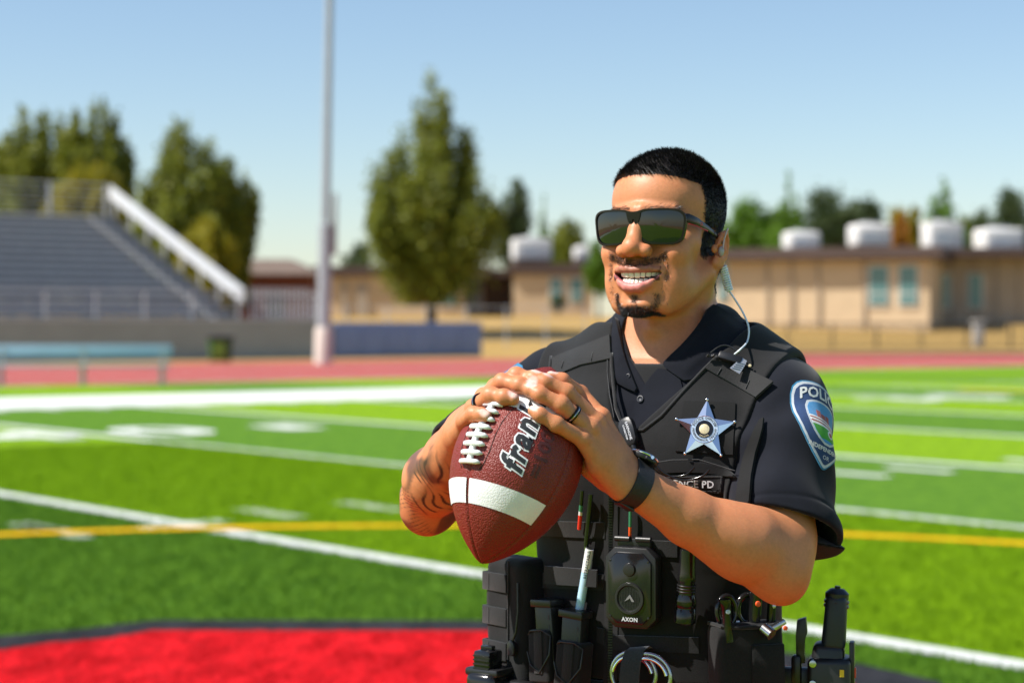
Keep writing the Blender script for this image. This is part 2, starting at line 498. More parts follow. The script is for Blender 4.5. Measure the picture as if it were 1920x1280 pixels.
M_pole = mat('galvanised_pole', (0.36, 0.41, 0.42), 0.5, metal=0.2, var=0.12, vscale=1.2)
M_pbase = mat('pole_base', (0.62, 0.56, 0.48), 0.8, var=0.15, vscale=3)
lp = thing('light_pole', 'tall galvanised stadium light pole on a pale concrete base beside the track', 'light pole', gnd(606, 682))
bm = bmesh.new(); add_lathe(bm, [(0.25, 1.3), (0.235, 5.0), (0.16, 5.05), (0.14, 12), (0.10, 24)], 20); link('shaft', bm_mesh('shaft', bm, auto=50), M_pole, lp)
bm = bmesh.new(); add_lathe(bm, [(0.33, -0.3), (0.31, 1.25), (0.27, 1.32)], 20); link('base', bm_mesh('base', bm, auto=50), M_pbase, lp)
box_obj('control_box', (0.32, 0.05, 5.0), (0.16, 0.3, 2.2), M_grey_w, lp, bevel=0.02)
for k in range(4): 
    box_obj('lamp_head', (-1.5 + k, 0, 23.8), (0.6, 0.4, 0.5), M_pole, lp, bevel=0.05)
lp.rotation_euler = (0, R(0.95), 0)
box_obj('cross_arm', (0, 0.05, 23.4), (4, 0.12, 0.12), M_pole, lp)

# ------------------------------------------------------------------ school buildings
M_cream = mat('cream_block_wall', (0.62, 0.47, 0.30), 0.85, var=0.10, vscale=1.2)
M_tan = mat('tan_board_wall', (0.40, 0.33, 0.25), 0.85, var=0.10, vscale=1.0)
M_glass = mat('teal_window', (0.10, 0.22, 0.22), 0.15, spec=0.6)
M_wfr = mat('white_frame', (0.70, 0.68, 0.63), 0.6)
M_unit = mat('white_metal_unit', (0.72, 0.70, 0.66), 0.6, var=0.06, vscale=2)
def building(name, label, x0, x1, Y0, Y1, ztop, zbase, depth, wins, doors=(), over=1.6, seams=(), wallm=None, side_wins=()):
    """front wall from pixel columns x0..x1 at depths Y0..Y1"""
    a = Vector(((x0 - 960) * Y0 / F, Y0, zbase)); b = Vector(((x1 - 960) * Y1 / F, Y1, zbase))
    ang = math.atan2(b.y - a.y, b.x - a.x); Ln = (b - a).length
    t = thing(name, label, 'building', a, ang)
    H = ztop - zbase
    def lx(px):           # pixel column to distance along the wall
        k = (px - 960) / F
        dx, dy = (b - a).x / Ln, (b - a).y / Ln
        return (k * a.y - a.x) / (dx - k * dy)
    box_obj('wall', (Ln / 2, depth / 2, H / 2 - 0.5), (Ln, depth, H + 1.0), wallm or M_cream, t)
    box_obj('roof', (Ln / 2, depth / 2 - over / 2 + 0.3, H + 0.30), (Ln + 2 * over, depth + 2 * over, 0.62), M_roofd, t)
    box_obj('soffit', (Ln / 2, depth / 2 - over / 2 + 0.3, H - 0.06), (Ln + 2 * over - 0.3, depth + 2 * over - 0.3, 0.1), M_roof, t)
    for (p0, p1, z0, z1) in wins:
        u0, u1 = lx(p0), lx(p1)
        f = box_obj('window', ((u0 + u1) / 2, -0.05, (z0 + z1) / 2), (u1 - u0, 0.1, z1 - z0), M_wfr, t)
        box_obj('pane', ((u0 + u1) / 2, -0.115, (z0 + z1) / 2 + 0.35), (u1 - u0 - 0.16, 0.03, z1 - z0 - 0.9), M_glass, f)
        box_obj('pane', ((u0 + u1) / 2, -0.115, z0 + 0.4), (u1 - u0 - 0.16, 0.03, 0.55), M_glass, f)
    for (p0, p1, z0, z1, m_) in doors:
        u0, u1 = lx(p0), lx(p1)
        box_obj('panel', ((u0 + u1) / 2, -0.09, (z0 + z1) / 2), (u1 - u0, 0.18, z1 - z0), m_, t)
    for p in seams:
        box_obj('downpipe', (lx(p), -0.08, H / 2), (0.13, 0.12, H), M_tan, t)
    for (y0, y1, z0, z1) in side_wins:
        f = box_obj('window', (Ln + 0.05, (y0 + y1) / 2, (z0 + z1) / 2), (0.1, y1 - y0, z1 - z0), M_wfr, t)
        box_obj('pane', (Ln + 0.115, (y0 + y1) / 2, (z0 + z1) / 2), (0.03, y1 - y0 - 0.2, z1 - z0 - 0.2), M_glass, f)
    return t, Ln, H
tr, LnR, HR = building('school_wing', 'long cream school wing with brown flat roof behind the far fence', 1235, 1742, 117, 112, 5.15, 1.0, 9,
    [(1345, 1366, 1.7, 4.0), (1628, 1668, 1.4, 3.75), (1684, 1722, 1.4, 3.75)], seams=(1440, 1485, 1535, 1620), over=0.75)
trs = thing('shaded_wing_side', 'shaded side of the cream wing with vertical battens, shade put into its tan colour', 'building', at(1790, 606, 118) - Vector((0, 0, 0.3)), 0.0)
box_obj('wall', (4.5, 3, 1.9), (12.0, 5.6, 5.0), M_tan, trs)  # side wall of the wing, its shade put into the darker tan
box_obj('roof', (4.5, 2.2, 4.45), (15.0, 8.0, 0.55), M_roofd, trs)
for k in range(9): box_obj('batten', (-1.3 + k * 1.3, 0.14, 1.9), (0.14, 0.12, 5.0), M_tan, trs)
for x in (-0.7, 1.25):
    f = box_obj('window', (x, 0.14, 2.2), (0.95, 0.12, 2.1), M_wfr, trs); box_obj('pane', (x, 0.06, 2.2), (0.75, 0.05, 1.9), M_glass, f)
tc_, LnC, HC_ = building('school_block', 'cream school block with teal windows beyond the dry grass', 962, 1112, 131, 131, 4.75, 1.55, 10,
    [(1030, 1056, 1.3, 2.9), (1068, 1094, 1.2, 2.9)], over=0.42)
td, LnD, HD = building('school_hall', 'low cream school hall with fenced front beyond the blue wall', 600, 905, 133, 133, 4.65, 1.55, 10,
    [(822, 856, 1.0, 2.7)], doors=[(640, 652, 0, 2.6, M_tan), (668, 690, 0, 2.4, M_tan), (872, 905, 0, 3.0, M_dark)], over=0.5)
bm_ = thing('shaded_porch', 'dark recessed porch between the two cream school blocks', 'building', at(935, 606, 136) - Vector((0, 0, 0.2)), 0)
box_obj('wall', (0, 1.2, 1.6), (2.9, 2.0, 3.6), M_roofd, bm_)  # shade of the recess put into the dark wall colour
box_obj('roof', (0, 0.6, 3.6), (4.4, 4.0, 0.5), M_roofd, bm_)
def roof_unit(px, py, Y, w, h, lab, dome=False):
    z1 = HC - (py - YH) * Y / F
    t = thing('rooftop_unit', lab, 'rooftop unit', at(px, py, Y) - Vector((0, 0, h)), 0.15)
    bm = bmesh.new(); add_box(bm, (0, 0, h * 0.5), (w, w * 0.8, h * 0.94), bevel=0.08 if not dome else 0.2, segs=3); link('casing', bm_mesh('casing', bm, auto=40), M_unit, t)
    bm = bmesh.new(); add_lathe(bm, [(0, h * 0.94), (w * 0.28, h * 0.94), (w * 0.28, h * 1.06), (0, h * 1.06)], 16); link('fan_guard', bm_mesh('fan_guard', bm), M_alu, t)
    box_obj('kerb', (0, 0, 0.0), (w * 0.95, w * 0.75, 0.4), M_roof, t)
    box_obj('louvre', (-w * 0.1, -w * 0.405, h * 0.45), (w * 0.5, 0.03, h * 0.4), M_alu, t)
roof_unit(996, 447, 136, 2.5, 1.5, 'white rooftop unit above the shaded porch roof')
roof_unit(1094, 462, 134, 1.3, 1.0, 'small white rooftop unit at the end of the cream block roof', True)
roof_unit(1502, 434, 120, 2.0, 1.25, 'low white domed rooftop unit on the long wing', True)
roof_unit(1630, 420, 117, 2.2, 1.4, 'white rooftop unit beside the orange shrub top on the long wing', True)
roof_unit(1766, 416, 121, 2.1, 1.75, 'tall square white rooftop unit above the corner of the long wing')
roof_unit(1872, 428, 124, 2.6, 1.6, 'wide white domed rooftop unit on the shaded side of the long wing', True)

# far boundary fence and road on the right
sheet('service_road', [Vector((8, 92.5, 0)), Vector((120, 88, 0)), Vector((120, 97, 0)), Vector((8, 97, 0))], 0.06, M_asph)
M_screen = mat('brown_screen_mesh', (0.055, 0.045, 0.042), 0.9, var=0.3, vscale=2)
M_fence = mat('dark_fence_steel', (0.035, 0.033, 0.033), 0.6)
fe = thing('boundary_fence', 'dark steel boundary fence along the far service road', 'fence', Vector((11.5, 99, terrain(0, 99))), -0.03)
for k in range(7, 15): box_obj('wind_screen', (k * 2.2 + 1.1, 0.05, 0.62), (2.1, 0.015, 1.1), M_screen, fe)
for k in range(16): box_obj('fence_post', (k * 2.2, 0, 0.65), (0.09, 0.09, 1.3), M_fence, fe)
for z in (0.08, 1.25): box_obj('rail', (16.5, 0, z), (33, 0.05, 0.06), M_fence, fe)
bm = bmesh.new()
for k in np.arange(0.05, 33, 0.12): add_box(bm, (k, 0.0, 0.66), (0.03, 0.02, 1.15))
o = link('fence_bar', bm_mesh('fence_bar', bm), M_fence, fe); o['kind'] = 'stuff'
gp = thing('gate_pillar', 'pale concrete gate pillar in the far dark fence', 'pillar', gnd(1834, 660) + Vector((0, 0, 0)), 0)
box_obj('shaft', (0, 0, 0.75), (0.5, 0.5, 1.5), M_conc, gp, bevel=0.03); box_obj('cap', (0, 0, 1.55), (0.62, 0.62, 0.12), M_conc, gp, bevel=0.02)
fe2 = thing('wire_fence', 'thin post and wire fence in front of the cream school hall', 'fence', at(650, 596, 100), 0.02)
fe2.location.z = terrain(0, 100) - 0.1
for k in range(7): box_obj('fence_post', (k * 2.0, 0, 1.1), (0.08, 0.08, 2.2), M_alu, fe2)
for z in (0.6, 1.3, 2.15): box_obj('wire', (6, 0, z), (12, 0.03, 0.04), M_alu, fe2)

# ------------------------------------------------------------------ trees
def leaf_mat(name, a, b, t=0.35):
    m = bpy.data.materials.new(name); m.use_nodes = True
    N, L = m.node_tree.nodes, m.node_tree.links
    bs = N['Principled BSDF']; bs.inputs['Roughness'].default_value = 0.55; bs.inputs['Specular IOR Level'].default_value = 0.35
    g = N.new('ShaderNodeNewGeometry'); mx = N.new('ShaderNodeMix'); mx.data_type = 'RGBA'
    mx.inputs['A'].default_value = a + (1,); mx.inputs['B'].default_value = b + (1,)
    L.new(g.outputs['Random Per Island'], mx.inputs['Factor']); L.new(mx.outputs['Result'], bs.inputs['Base Color'])
    tr_ = N.new('ShaderNodeBsdfTranslucent'); L.new(mx.outputs['Result'], tr_.inputs['Color'])
    ms = N.new('ShaderNodeMixShader'); ms.inputs[0].default_value = t
    L.new(bs.outputs[0], ms.inputs[1]); L.new(tr_.outputs[0], ms.inputs[2]); L.new(ms.outputs[0], N['Material Output'].inputs[0])
    return m
M_leaf = leaf_mat('hornbeam_leaf', (0.105, 0.145, 0.012), (0.28, 0.30, 0.030))
M_leafy = leaf_mat('yellowing_leaf', (0.18, 0.18, 0.010), (0.42, 0.36, 0.015))
M_leafd = leaf_mat('dark_leaf', (0.035, 0.07, 0.018), (0.10, 0.13, 0.04))
M_leafl = leaf_mat('lime_leaf', (0.08, 0.17, 0.01), (0.16, 0.30, 0.02))
M_orange = leaf_mat('orange_leaf', (0.30, 0.12, 0.01), (0.45, 0.22, 0.02))
M_bark = mat('bark', (0.10, 0.075, 0.055), 0.9, var=0.35, vscale=6, bump=0.5, bscale=12)
def tree(name, label, base, H, width, m, n, seed, style='upright', skirt=0.12, leaf=0.22, group=None, prof=None, spike=1.0):
    """crown = leaf faces gathered in clumps along upward sweeping limbs"""
    g = np.random.default_rng(seed)
    t = thing(name, label, 'tree' if H > 3.2 else 'bush', base, 0, group)
    bm = bmesh.new()
    h0 = H * skirt
    add_tube(bm, [(0, 0, -0.4), (0.03, 0, h0), (0, 0.05, H * 0.5), (0, 0, H * 0.93)], [0.024 * H, 0.018 * H, 0.010 * H, 0.002 * H], 8)
    big = H > 6
    nl = (64 if style == 'upright' else 44) if big else 16
    hw = width * 0.5
    cl = []
    for k in range(nl):
        a = g.uniform(0, 2 * np.pi); f = (k + 0.5) / nl
        if style == 'upright':
            rr = hw * np.sqrt(g.uniform(0.03, 1.0)); q_ = rr / hw
            top = (prof(q_) if prof else 1.0 - 0.55 * q_ ** 1.3) * H * g.uniform(0.84, 1.02)
            z0 = H * skirt + (top - H * skirt) * g.uniform(0.02, 0.45)
            p2 = np.array([rr * np.cos(a), rr * np.sin(a), top])
            p0 = np.array([rr * 0.25 * np.cos(a), rr * 0.25 * np.sin(a), z0])
            p1 = np.array([rr * 1.0 * np.cos(a), rr * 1.0 * np.sin(a), z0 * 0.55 + top * 0.45])
        else:
            z0 = H * (skirt + 0.35 * f); el = math.asin(g.uniform(-0.45, 1.0)); rr = hw * g.uniform(0.55, 1.0)
            p0 = np.array([0, 0, z0]); p2 = np.array([rr * np.cos(a) * math.cos(el), rr * np.sin(a) * math.cos(el), H * 0.60 + math.sin(el) * H * 0.38])
            p1 = (p0 + p2) / 2 + np.array([0, 0, 0.06 * H])
        pts = [p0 * (1 - s) ** 2 + 2 * p1 * s * (1 - s) + p2 * s * s for s in np.linspace(0, 1, 7)]
        add_tube(bm, [(0, 0, max(z0 * 0.8, h0))] + [tuple(p) for p in pts], [0.007 * H] + [0.005 * H * (1 - 0.85 * s) for s in np.linspace(0, 1, 7)], 5)
        cl.append(pts)
    if style == 'upright': cl.append([np.array([0, 0, H * s * spike]) for s in np.linspace(0.35, 1.0, 7)])
    link('trunk', bm_mesh('trunk', bm), M_bark, t)
    P = []
    per = n // len(cl)
    for pts in cl:
        A = np.array(pts); s = g.uniform(0.0 if style == 'upright' else 0.35, 1.0, per) * (len(A) - 1); i = np.minimum(s.astype(int), len(A) - 2); fr = (s - i)[:, None]
        c = A[i] * (1 - fr) + A[i + 1] * fr
        sp = (width * (0.058 if style == 'upright' else 0.085)) * (1.25 - 0.8 * (s / (len(A) - 1)))[:, None]
        P.append(c + g.normal(0, 1, (per, 3)) * sp * np.array([1, 1, 1.25]))
    P = np.concatenate(P); P = P[P[:, 2] > h0 * 0.9]
    k = len(P)
    d1 = g.normal(0, 1, (k, 3)); d1 /= np.linalg.norm(d1, axis=1)[:, None]
    d2 = np.cross(d1, g.normal(0, 1, (k, 3))); d2 /= np.linalg.norm(d2, axis=1)[:, None]
    L1 = leaf * g.uniform(0.6, 1.3, (k, 1)); L2 = L1 * 0.6
    V = np.stack([P - d1 * L1, P + d2 * L2, P + d1 * L1, P - d2 * L2], 1).reshape(-1, 3)
    link('crown', mesh_np('crown', V, np.arange(4 * k).reshape(-1, 4)), m, t)
    return t
def grounded(px, Y, dz=0.0):
    X = (px - 960) * Y / F
    return Vector((X, Y, terrain(X, Y) + dz))
prof_big = lambda q: 1.0 - 0.52 * q ** 1.2
tree('hornbeam_tree', 'large upright green tree rising behind the blue padded wall', grounded(808, 108), 14.3, 8.0, M_leaf, 34000, 21, leaf=0.15, skirt=0.13, prof=prof_big)
tree('hornbeam_tree', 'broad green tree beside the sloped grandstand rail', grounded(350, 104), 12.0, 6.0, M_leaf, 24000, 22, leaf=0.16, skirt=0.1, prof=lambda q: 1 - 0.40 * q ** 1.5, spike=0.96)
tree('hornbeam_tree', 'narrow dark green tree at the right edge of the broad tree by the stand', grounded(428, 106), 10.2, 3.2, M_leaf, 12000, 23, leaf=0.15, skirt=0.1, prof=lambda q: 1 - 0.22 * q, spike=0.96)
tree('hornbeam_tree', 'pointed green tree behind the top railing of the grandstand', grounded(178, 118), 13.9, 4.8, M_leaf, 22000, 24, leaf=0.17, prof=lambda q: 1 - 0.28 * q ** 1.5, spike=0.95)
tree('hornbeam_tree', 'twin topped green tree at the far end behind the grandstand', grounded(72, 120), 13.4, 5.6, M_leaf, 22000, 25, leaf=0.17, prof=lambda q: 1 - 0.25 * q ** 1.5, spike=0.94)
tree('hornbeam_tree', 'lower green tree behind the grandstand seats beside the twin topped tree', grounded(20, 122), 9.8, 5.0, M_leaf, 9000, 26, leaf=0.17, prof=lambda q: 1 - 0.4 * q)
tree('yellow_tree', 'yellow leaved tree under the sloped grandstand rail', grounded(385, 99), 6.6, 3.4, M_leafy, 9000, 27, 'round', leaf=0.14)
tree('yellow_tree', 'yellow leaved tree seen through the top railing of the grandstand', grounded(165, 112), 9.6, 5.5, M_leafy, 8000, 28, 'round', leaf=0.16)
tree('yellow_tree', 'yellow leaved tree behind the grandstand aisle', grounded(290, 110), 6.5, 4.0, M_leafy, 7000, 42, 'round', leaf=0.16)
tree('round_tree', 'dark round tree beside the upright tree behind the porch roof', grounded(962, 160), 11.5, 3.6, M_leafd, 7000, 29, 'round', leaf=0.17)
tree('conifer', 'narrow bright green conifer above the porch roof', grounded(1020, 170), 10.6, 1.9, M_leafl, 6000, 30, leaf=0.15, prof=lambda q: 1 - 0.6 * q)
tree('round_tree', 'pale green tree above the cream block roof', grounded(1064, 175), 9.0, 3.8, M_leaf, 5000, 31, 'round', leaf=0.2)
tree('shrub', 'lime green shrub at the corner of the cream school block', grounded(1122, 122), 5.0, 2.2, M_leafl, 5000, 32, 'round', leaf=0.12)
tree('shrub', 'small dark shrub under the window of the cream school block', grounded(1048, 129), 1.3, 1.3, M_leafd, 1500, 33, 'round', leaf=0.1)
tree('round_tree', 'small dark tree between the light pole and the upright tree', grounded(670, 170), 6.5, 4.0, M_leafd, 4000, 34, 'round', leaf=0.2)
for px, Y, H, W, m, lab, st in [
    (1400, 190, 11.5, 6, M_leafl, 'bright green tree beside the conifer behind the long wing', 'round'),
    (1478, 185, 13.5, 4.2, M_leafl, 'pointed light green conifer behind the long wing', 'upright'),
    (1545, 190, 12.6, 8.0, M_leafd, 'dark rounded oak behind the low domed rooftop unit', 'round'),
    (1450, 215, 12.2, 7.0, M_leafd, 'dark oak behind the pointed light green conifer', 'round'),
    (1620, 195, 12.0, 5.5, M_leafd, 'small dark oak beside the middle rooftop unit', 'round'),
    (1700, 180, 10.2, 5.0, M_leafy, 'yellow green tree left of the square rooftop unit', 'round'),
    (1770, 185, 13.0, 5.0, M_leafl, 'light green tree rising behind the square rooftop unit', 'upright'),
    (1890, 190, 12.4, 7.5, M_leafd, 'dark oak behind the wide domed rooftop unit', 'round'),
    (1830, 200, 10.6, 5.0, M_leaf, 'mid green tree between the last two rooftop units', 'round')]:
    tree('background_tree', lab, grounded(px, Y), H, W * 1.15, m, 9000, int(px), st, leaf=0.24, group='trees behind the school')
tree('orange_shrub', 'orange leaved tree behind the roof of the long wing', grounded(1688, 150), 8.2, 2.2, M_orange, 3000, 41, 'round', leaf=0.14)
RES_BODY, RES_SHIRT, N_HAIR, N_BEARD = 0.0018, 0.0026, 42000, 10000; PATCH_AZ = 44.0; LACE_AZ, STRIPES, LOGO = -44.0, [(2, 88), (-88, -2)], (-3.0, -0.23, 22.0)
# ================================================================== implicit surface sculpting
f32 = np.float32
def smin(a, b, k):
    h = np.clip(0.5 + 0.5 * (b - a) / k, 0, 1)
    return b + (a - b) * h - k * h * (1 - h)
def smax(a, b, k): return -smin(-a, -b, k)
def ell(P, c, r):
    q = (P - np.array(c, f32)) * (1.0 / np.array(r, f32)).astype(f32)
    k0 = np.sqrt(np.einsum('ij,ij->i', q, q)); q *= (1.0 / np.array(r, f32)).astype(f32)
    k1 = np.sqrt(np.einsum('ij,ij->i', q, q)) + f32(1e-9)
    return k0 * (k0 - 1.0) / k1
def rcone(P, a, b, ra, rb):
    a = np.array(a, f32); b = np.array(b, f32)
    ab = b - a; q = P - a; t = np.clip(q @ (ab / (ab @ ab)), 0, 1)
    q -= t[:, None] * ab
    return np.sqrt(np.einsum('ij,ij->i', q, q)) - (f32(ra) + f32(rb - ra) * t)
def chain(P, pts, rad, k=0.004):
    d = None
    for i in range(len(pts) - 1):
        e = rcone(P, pts[i], pts[i + 1], rad[i], rad[i + 1])
        d = e if d is None else smin(d, e, k)
    return d
def rbox(P, c, h, r):
    q = np.abs(P - np.array(c, f32)) - (np.array(h, f32) - r)
    return np.sqrt((np.maximum(q, 0) ** 2).sum(-1)) + np.minimum(q.max(-1), 0) - r
def sphere(P, c, r):
    q = P - np.array(c, f32); return np.sqrt(np.einsum('ij,ij->i', q, q)) - f32(r)
def wob(P, scale, seed, oct=3):
    """cheap smooth noise in about -1..1: sums of sines along random directions"""
    g = np.random.default_rng(seed); out = np.zeros(len(P), f32); amp = 1.0
    for o in range(oct):
        for j in range(4):
            d = g.normal(0, 1, 3); d /= np.linalg.norm(d); ph = g.uniform(0, 6.28)
            out += amp * 0.35 * np.sin((P @ d.astype(f32)) * f32(scale * 2 ** o * g.uniform(0.8, 1.25)) + f32(ph))
        amp *= 0.5
    return out
class Groups:
    """smooth union of functions, each only evaluated inside its own bounding box"""
    def __init__(self): self.g = []
    def add(self, f, lo, hi, k=0.006): self.g.append((f, np.array(lo, f32), np.array(hi, f32), k))
    def __call__(self, P):
        d = np.full(len(P), 0.2, f32)
        for f, lo, hi, k in self.g:
            m = np.all((P >= lo) & (P <= hi), axis=1)
            if m.any():
                idx = np.nonzero(m)[0]
                d[idx] = smin(d[idx], f(P[idx]), k)
        return d
def surface_nets(f, lo, hi, h, blk=8):
    lo = np.array(lo, np.float64); hi = np.array(hi, np.float64)
    nb = np.ceil((hi - lo) / (h * blk)).astype(int)
    n = nb * blk + 1
    G = np.zeros(tuple(n), f32)
    bc = np.stack(np.meshgrid(*[np.arange(k) for k in nb], indexing='ij'), -1).reshape(-1, 3)
    cen = (lo + (bc + 0.5) * blk * h).astype(f32)
    cd = np.concatenate([f(c) for c in np.array_split(cen, max(1, len(cen) // 200000 + 1))])
    act = np.abs(cd) < blk * h * 1.0
    # fill with coarse sign
    CS = cd.reshape(tuple(nb))
    G[:-1, :-1, :-1] = np.repeat(np.repeat(np.repeat(CS, blk, 0), blk, 1), blk, 2)
    G[-1] = 1; G[:, -1] = 1; G[:, :, -1] = 1
    li = np.stack(np.meshgrid(*[np.arange(blk + 1)] * 3, indexing='ij'), -1).reshape(-1, 3)
    A = bc[act]
    for part in np.array_split(A, max(1, len(A) // 700 + 1)):
        if len(part) == 0: continue
        I = (part[:, None, :] * blk + li[None]).reshape(-1, 3)
        v = f((lo + I * h).astype(f32))
        G[I[:, 0], I[:, 1], I[:, 2]] = v
    S = G < 0
    # cells with a sign change
    c8 = [S[i:n[0] - 1 + i, j:n[1] - 1 + j, k:n[2] - 1 + k] for i in (0, 1) for j in (0, 1) for k in (0, 1)]
    cnt = np.zeros(tuple(n - 1), np.uint8)
    for c in c8: cnt += c
    cell = (cnt > 0) & (cnt < 8)
    ids = np.argwhere(cell)
    vid = np.full(tuple(n - 1), -1, np.int32); vid[cell] = np.arange(len(ids))
    acc = np.zeros((len(ids), 3)); num = np.zeros(len(ids))
    corners = [(i, j, k) for i in (0, 1) for j in (0, 1) for k in (0, 1)]
    val = {c: G[ids[:, 0] + c[0], ids[:, 1] + c[1], ids[:, 2] + c[2]] for c in corners}
    for a in corners:
        for ax in range(3):
            if a[ax]: continue
            b = list(a); b[ax] = 1; b = tuple(b)
            va, vb = val[a], val[b]
            m = (va < 0) != (vb < 0)
            t = va[m] / (va[m] - vb[m])
            p = np.tile(np.array(a, float), (m.sum(), 1)); p[:, ax] += t
            acc[m] += p; num[m] += 1
    V = lo + (ids + acc / num[:, None]) * h
    Fs = []
    for ax in range(3):
        o1, o2 = (ax + 1) % 3, (ax + 2) % 3
        sl0 = [slice(1, -1)] * 3; sl0[ax] = slice(0, -1)
        sl1 = [slice(1, -1)] * 3; sl1[ax] = slice(1, None)
        s0, s1 = S[tuple(sl0)], S[tuple(sl1)]
        e = np.argwhere(s0 != s1)
        if len(e) == 0: continue
        off = np.ones(3, int); off[ax] = 0
        e = e + off
        flip = S[e[:, 0], e[:, 1], e[:, 2]]
        q = []
        for (da, db) in ((-1, -1), (0, -1), (0, 0), (-1, 0)):
            w = e.copy(); w[:, o1] += da; w[:, o2] += db
            q.append(vid[w[:, 0], w[:, 1], w[:, 2]])
        q = np.stack(q, 1)
        q[~flip] = q[~flip][:, ::-1]
        Fs.append(q)
    Fq = np.concatenate(Fs); Fq = Fq[(Fq >= 0).all(1)]
    return V, Fq
def project_to(f, V, it=2, eps=8e-4):
    """pull surface-net vertices onto the zero set"""
    P = V.astype(f32)
    for _ in range(it):
        d = f(P); g = np.stack([f(P + np.array(e, f32)) - f(P - np.array(e, f32)) for e in ((eps, 0, 0), (0, eps, 0), (0, 0, eps))], 1)
        gl = np.sqrt((g * g).sum(1)) + 1e-9
        P = P - (np.clip(d / (gl / (2 * eps)), -0.002, 0.002) / gl)[:, None] * g
    return P
def grad(f, P, eps=1e-3):
    P = np.atleast_2d(np.asarray(P, f32))
    g = np.stack([f(P + np.array(e, f32)) - f(P - np.array(e, f32)) for e in ((eps, 0, 0), (0, eps, 0), (0, 0, eps))], 1)
    return g / (np.linalg.norm(g, axis=1)[:, None] + 1e-9)
def hit(px, py, f, off=0.0, y0=2.2, y1=3.2):
    """first point along the ray of a pixel where f == off; nearest approach if it misses"""
    Y = np.linspace(y0, y1, 1200, dtype=f32)
    P = np.stack([(px - 960.0) * Y / F, Y, HC - (py - YH) * Y / F], 1).astype(f32)
    d = f(P) - off
    i = np.nonzero(d <= 0)[0]
    if len(i): return Vector(P[max(i[0], 0)].tolist())
    k = int(np.argmin(d)); p = P[k]
    gdir = grad(f, p)[0]
    return Vector((p - gdir * d[k]).tolist())
def setcol(me, name, col):
    a = me.color_attributes.new(name, 'FLOAT_COLOR', 'POINT')
    c = np.ones((len(me.vertices), 4), f32); c[:, :col.shape[1]] = col
    a.data.foreach_set('color', c.ravel())
class Frame:
    """rigid local frame: local = R^T (p - o)"""
    def __init__(self, o, M): self.o = np.array(o, f32); self.M = np.array(M, f32)     # columns of M are the local axes in world
    def loc(self, P): return (P - self.o) @ self.M
    def w(self, p): return Vector((self.o + self.M @ np.array(p, f32)).tolist())
    def wd(self, v): return Vector((self.M @ np.array(v, f32)).tolist())
    def mat(self): 
        m = Matrix([list(map(float, r)) for r in self.M]).to_4x4(); m.translation = Vector(self.o.tolist()); return m
from mathutils.geometry import delaunay_2d_cdt
def hits(px, py, f, off=0.0, y0=2.25, y1=3.15, n=110):
    """vector version of hit()"""
    px = np.asarray(px, np.float64); py = np.asarray(py, np.float64); k = len(px)
    Y = np.linspace(y0, y1, n)
    D = np.stack([(px - 960.0) / F, np.ones(k), -(py - YH) / F], 1)
    O = np.array([0, 0, HC])
    P = (O + Y[None, :, None] * D[:, None, :]).reshape(-1, 3).astype(f32)
    d = np.concatenate([f(c) for c in np.array_split(P, max(1, len(P) // 300000))]).reshape(k, n) - off
    neg = d <= 0
    has = neg.any(1); i = np.argmax(neg, 1)
    out = np.zeros((k, 3))
    lo = Y[np.maximum(i - 1, 0)]; hi = Y[i]
    for _ in range(9):
        m = (lo + hi) / 2; dm = f((O + m[:, None] * D).astype(f32)) - off
        lo = np.where(dm > 0, m, lo); hi = np.where(dm > 0, hi, m)
    out = O + hi[:, None] * D
    if (~has).any():
        j = np.argmin(d, 1); q = (O + Y[j][:, None] * D)[~has].astype(f32)
        for _ in range(3):
            g = grad(f, q); dd = f(q) - off
            q = q - g * dd[:, None]
        out[~has] = q
    return out
def resample(poly, step):
    out = []
    for i in range(len(poly)):
        a = np.array(poly[i], float); b = np.array(poly[(i + 1) % len(poly)], float)
        m = max(1, int(round(np.linalg.norm(b - a) / step)))
        out += [tuple(a + (b - a) * k / m) for k in range(m)]
    return out
def smooth_poly(poly, n=2):
    """corner cutting"""
    for _ in range(n):
        q = []
        for i in range(len(poly)):
            a, b = np.array(poly[i], float), np.array(poly[(i + 1) % len(poly)], float)
            q += [tuple(a * 0.75 + b * 0.25), tuple(a * 0.25 + b * 0.75)]
        poly = q
    return poly
def tri_poly(poly, step):
    """triangulate a 2D polygon with interior points"""
    B = resample(poly, step); A = np.array(B)
    gx_, gy_ = np.meshgrid(np.arange(A[:, 0].min(), A[:, 0].max(), step), np.arange(A[:, 1].min(), A[:, 1].max(), step))
    Gp = np.stack([gx_.ravel(), gy_.ravel()], 1)
    Gp = Gp[poly_in2(Gp, A)]
    if len(Gp):
        dm = np.min(np.linalg.norm(Gp[:, None] - A[None], axis=2), 1); Gp = Gp[dm > step * 0.55]
    pts = [Vector(p) for p in B] + [Vector(p) for p in Gp]
    n = len(B)
    r = delaunay_2d_cdt(pts, [(i, (i + 1) % n) for i in range(n)], [list(range(n))], 1, 1e-6)
    return np.array([tuple(v) for v in r[0]]), [tuple(f) for f in r[2]], n
def poly_in2(P, poly):
    x, y = P[:, 0], P[:, 1]; ins = np.zeros(len(P), bool)
    for i in range(len(poly)):
        x0, y0 = poly[i - 1][0], poly[i - 1][1]; x1, y1 = poly[i][0], poly[i][1]
        c = ((y0 > y) != (y1 > y)) & (x < (x1 - x0) * (y - y0) / (y1 - y0 + 1e-12) + x0)
        ins ^= c
    return ins
